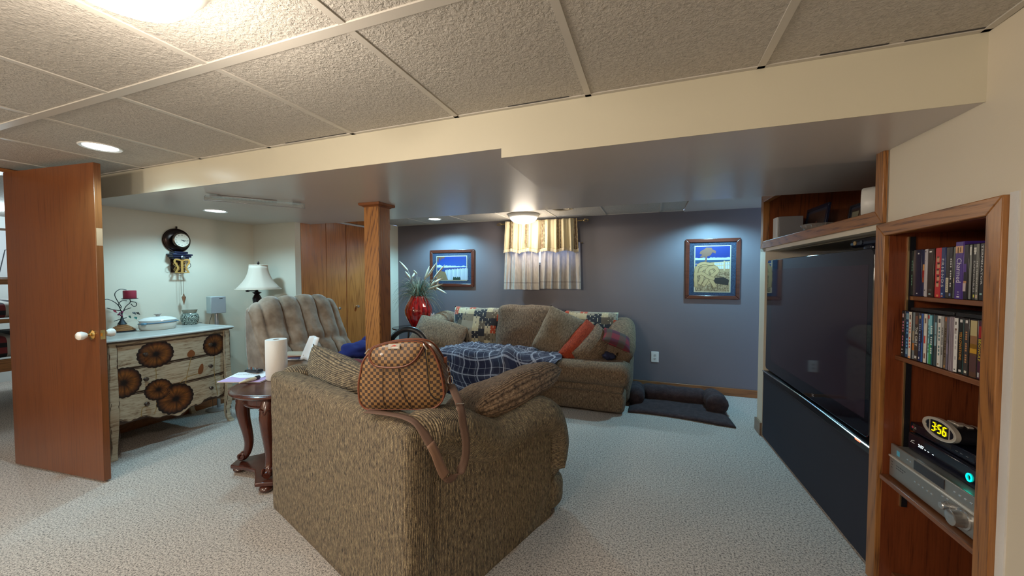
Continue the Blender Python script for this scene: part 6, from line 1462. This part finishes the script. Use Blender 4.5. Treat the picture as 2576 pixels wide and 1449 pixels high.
dg = empty('dog_bed', 'dark brown plush dog bed with bolster rim on the carpet by the wall', 'pet bed', (.22, 4.05, 0))
s = NT('dark plush', (.04, .025, .028), .95, Sheen_Weight=.04, Sheen_Roughness=.4); s.col(s.ramp(s.noise(s.co('Object'), 25, 4, .7), [(.3, (.022, .013, .018)), (.6, (.050, .032, .036)), (.8, (.085, .058, .060))])); s.bump(s.noise(s.co('Object'), 160, 3), .6, .006); PLU = s.m
P = []
for i in range(31):
    u = i / 30; row = []
    for j in range(17):
        t = j / 16; x = -.42 + .86 * u + .05 * t * 0 + (.04 * (1 - t) * (u > .9)); y = -.30 + .58 * t - .035 * u * (1 - t) * 0 + .03 * sin(u * 4) * (1 - t) + .09 * (1 - t) * (1 - abs(2 * u - 1)) * 0
        e = min(1, min(u, 1 - u, t + .02, 1 - t) * 14); row.append((x, y + (.06 * (1 - u) * (1 - t)), .006 + .020 * e + .008 * MN.noise(V((x * 6, y * 6, 1)))))
    P.append(row)
MB().grid(P).build('mat', PLU, dg, smooth=True, ang=180, solid=.012)
def bolster(pts, r_, sd_):
    q = catmull(pts, 8); n_ = len(q); rr = [r_ * (1 + .12 * MN.noise(V((i * .4, sd_, 1)))) * (min(1, (min(i, n_ - 1 - i) + .4) / 3) ** .5) for i in range(n_)]
    return MB().tube(q, rr, 16).build('bolster', PLU, dg, smooth=True, ang=180)
bolster([(-.33, .24, .088), (-.1, .255, .085), (.1, .25, .083), (.33, .24, .088)], .085, 1); bolster([(-.36, .27, .09), (-.375, .12, .10), (-.36, -.03, .09)], .095, 4); bolster([(.35, .27, .095), (.375, .12, .10), (.385, -.04, .09)], .095, 7)

# ================= bedroom glimpsed through the doorway =================
BX = -7.6
mb = MB(); mb.box(BX - .1, BX, YF, 3.6, 0, ZC); mb.box(BX, XL - .12, 3.5, 3.6, 0, ZC); mb.box(BX, XL - .12, YF - .1, YF, 0, ZC)
mb.build('bedroom_wall', paint('white bedroom paint', (.66, .68, .66), .6), wl)
MB().box(BX, XL - .12, YF, 3.5, ZC - .004, ZC + .05).build('bedroom_ceiling', TILE, ce)
bd = empty('bunk_bed', 'wooden bunk bed with plaid bedding glimpsed through the bedroom doorway', 'bed', (-5.9, 1.9, 0))
OB = OAK['Y']
for z0, z1 in ((1.245, 1.30), (.87, .91), (.40, .52)): B('side_rail', OB, bd, .0, .035, -1.1, 1.1, z0, z1, bev=.004)
for y in (-1.12, 1.12):
    for x in (.0, -.95): B('post', OAK['Z'], bd, x - .01, x + .05, y - .03, y + .03, 0, 1.45, bev=.004)
PB = NT('bedroom plaid', (.1, .03, .03), .95); c = PB.co('Object', (1, 1, 1)); q = PB.sep(c); PB.col(PB.mix(PB.math('GREATER_THAN', PB.math('SINE', PB.math('MULTIPLY', q[1], 40.)), .4), PB.mix(PB.math('GREATER_THAN', PB.math('SINE', PB.math('MULTIPLY', q[2], 60.)), .2), (.16, .025, .03), (.015, .015, .02)), (.35, .34, .32))); PB = PB.m
for z, h in ((.92, .14), (.53, .20)): MB().at((-.46, 0, z + h / 2)).rbox(.90, 2.1, h, .05, 6, (0, 0, .02), .01).build('mattress', PB, bd, smooth=True, ang=180)
B('ladder_rail', OAK['Z'], bd, .04, .07, .6, .64, 0, 1.3)
for z in (.3, .6): B('ladder_rung', OAK['Y'], bd, .04, .07, .30, .6, z, z + .04)
bp = empty('bedroom_picture', 'framed line drawing on the white bedroom wall seen past the door', 'picture', (BX + .005, 2.35, 1.62))
B('frame', cmat((.10, .06, .04)), bp, 0, .02, -.6, .6, -.34, .30); B('print', cmat((.55, .55, .56)), bp, .02, .022, -.57, .57, -.31, .27)
mb = MB()
for i in range(9):
    y = -.5 + .12 * i; mb.tube([(.023, y, -.25 + .02 * (i % 3)), (.023, y + .05, .0 + .03 * (i % 2)), (.023, y + .12, .05), (.023, y + .10, .2 - .02 * i)], .005, 4)
mb.build('ink_lines', cmat((.05, .05, .06)), bp)['kind'] = 'stuff'
bl2 = empty('bedroom_ceiling_light', 'small lit ceiling light in the bedroom beyond the open door', 'ceiling light', (-6.6, 1.85, ZC - .004))
MB().lathe([(.001, 0), (.14, 0), (.13, -.03), (.08, -.05), (.001, -.06)], 28).build('glass_bowl', GLOWC, bl2, smooth=True)
ld = bpy.data.lights.new('bulb', 'POINT'); ld.energy = 34; ld.color = (.75, .92, 1); ld.shadow_soft_size = .1; l = bpy.data.objects.new('bulb', ld); COL.objects.link(l); l.parent = bl2; l.location = (0, 0, -.16)
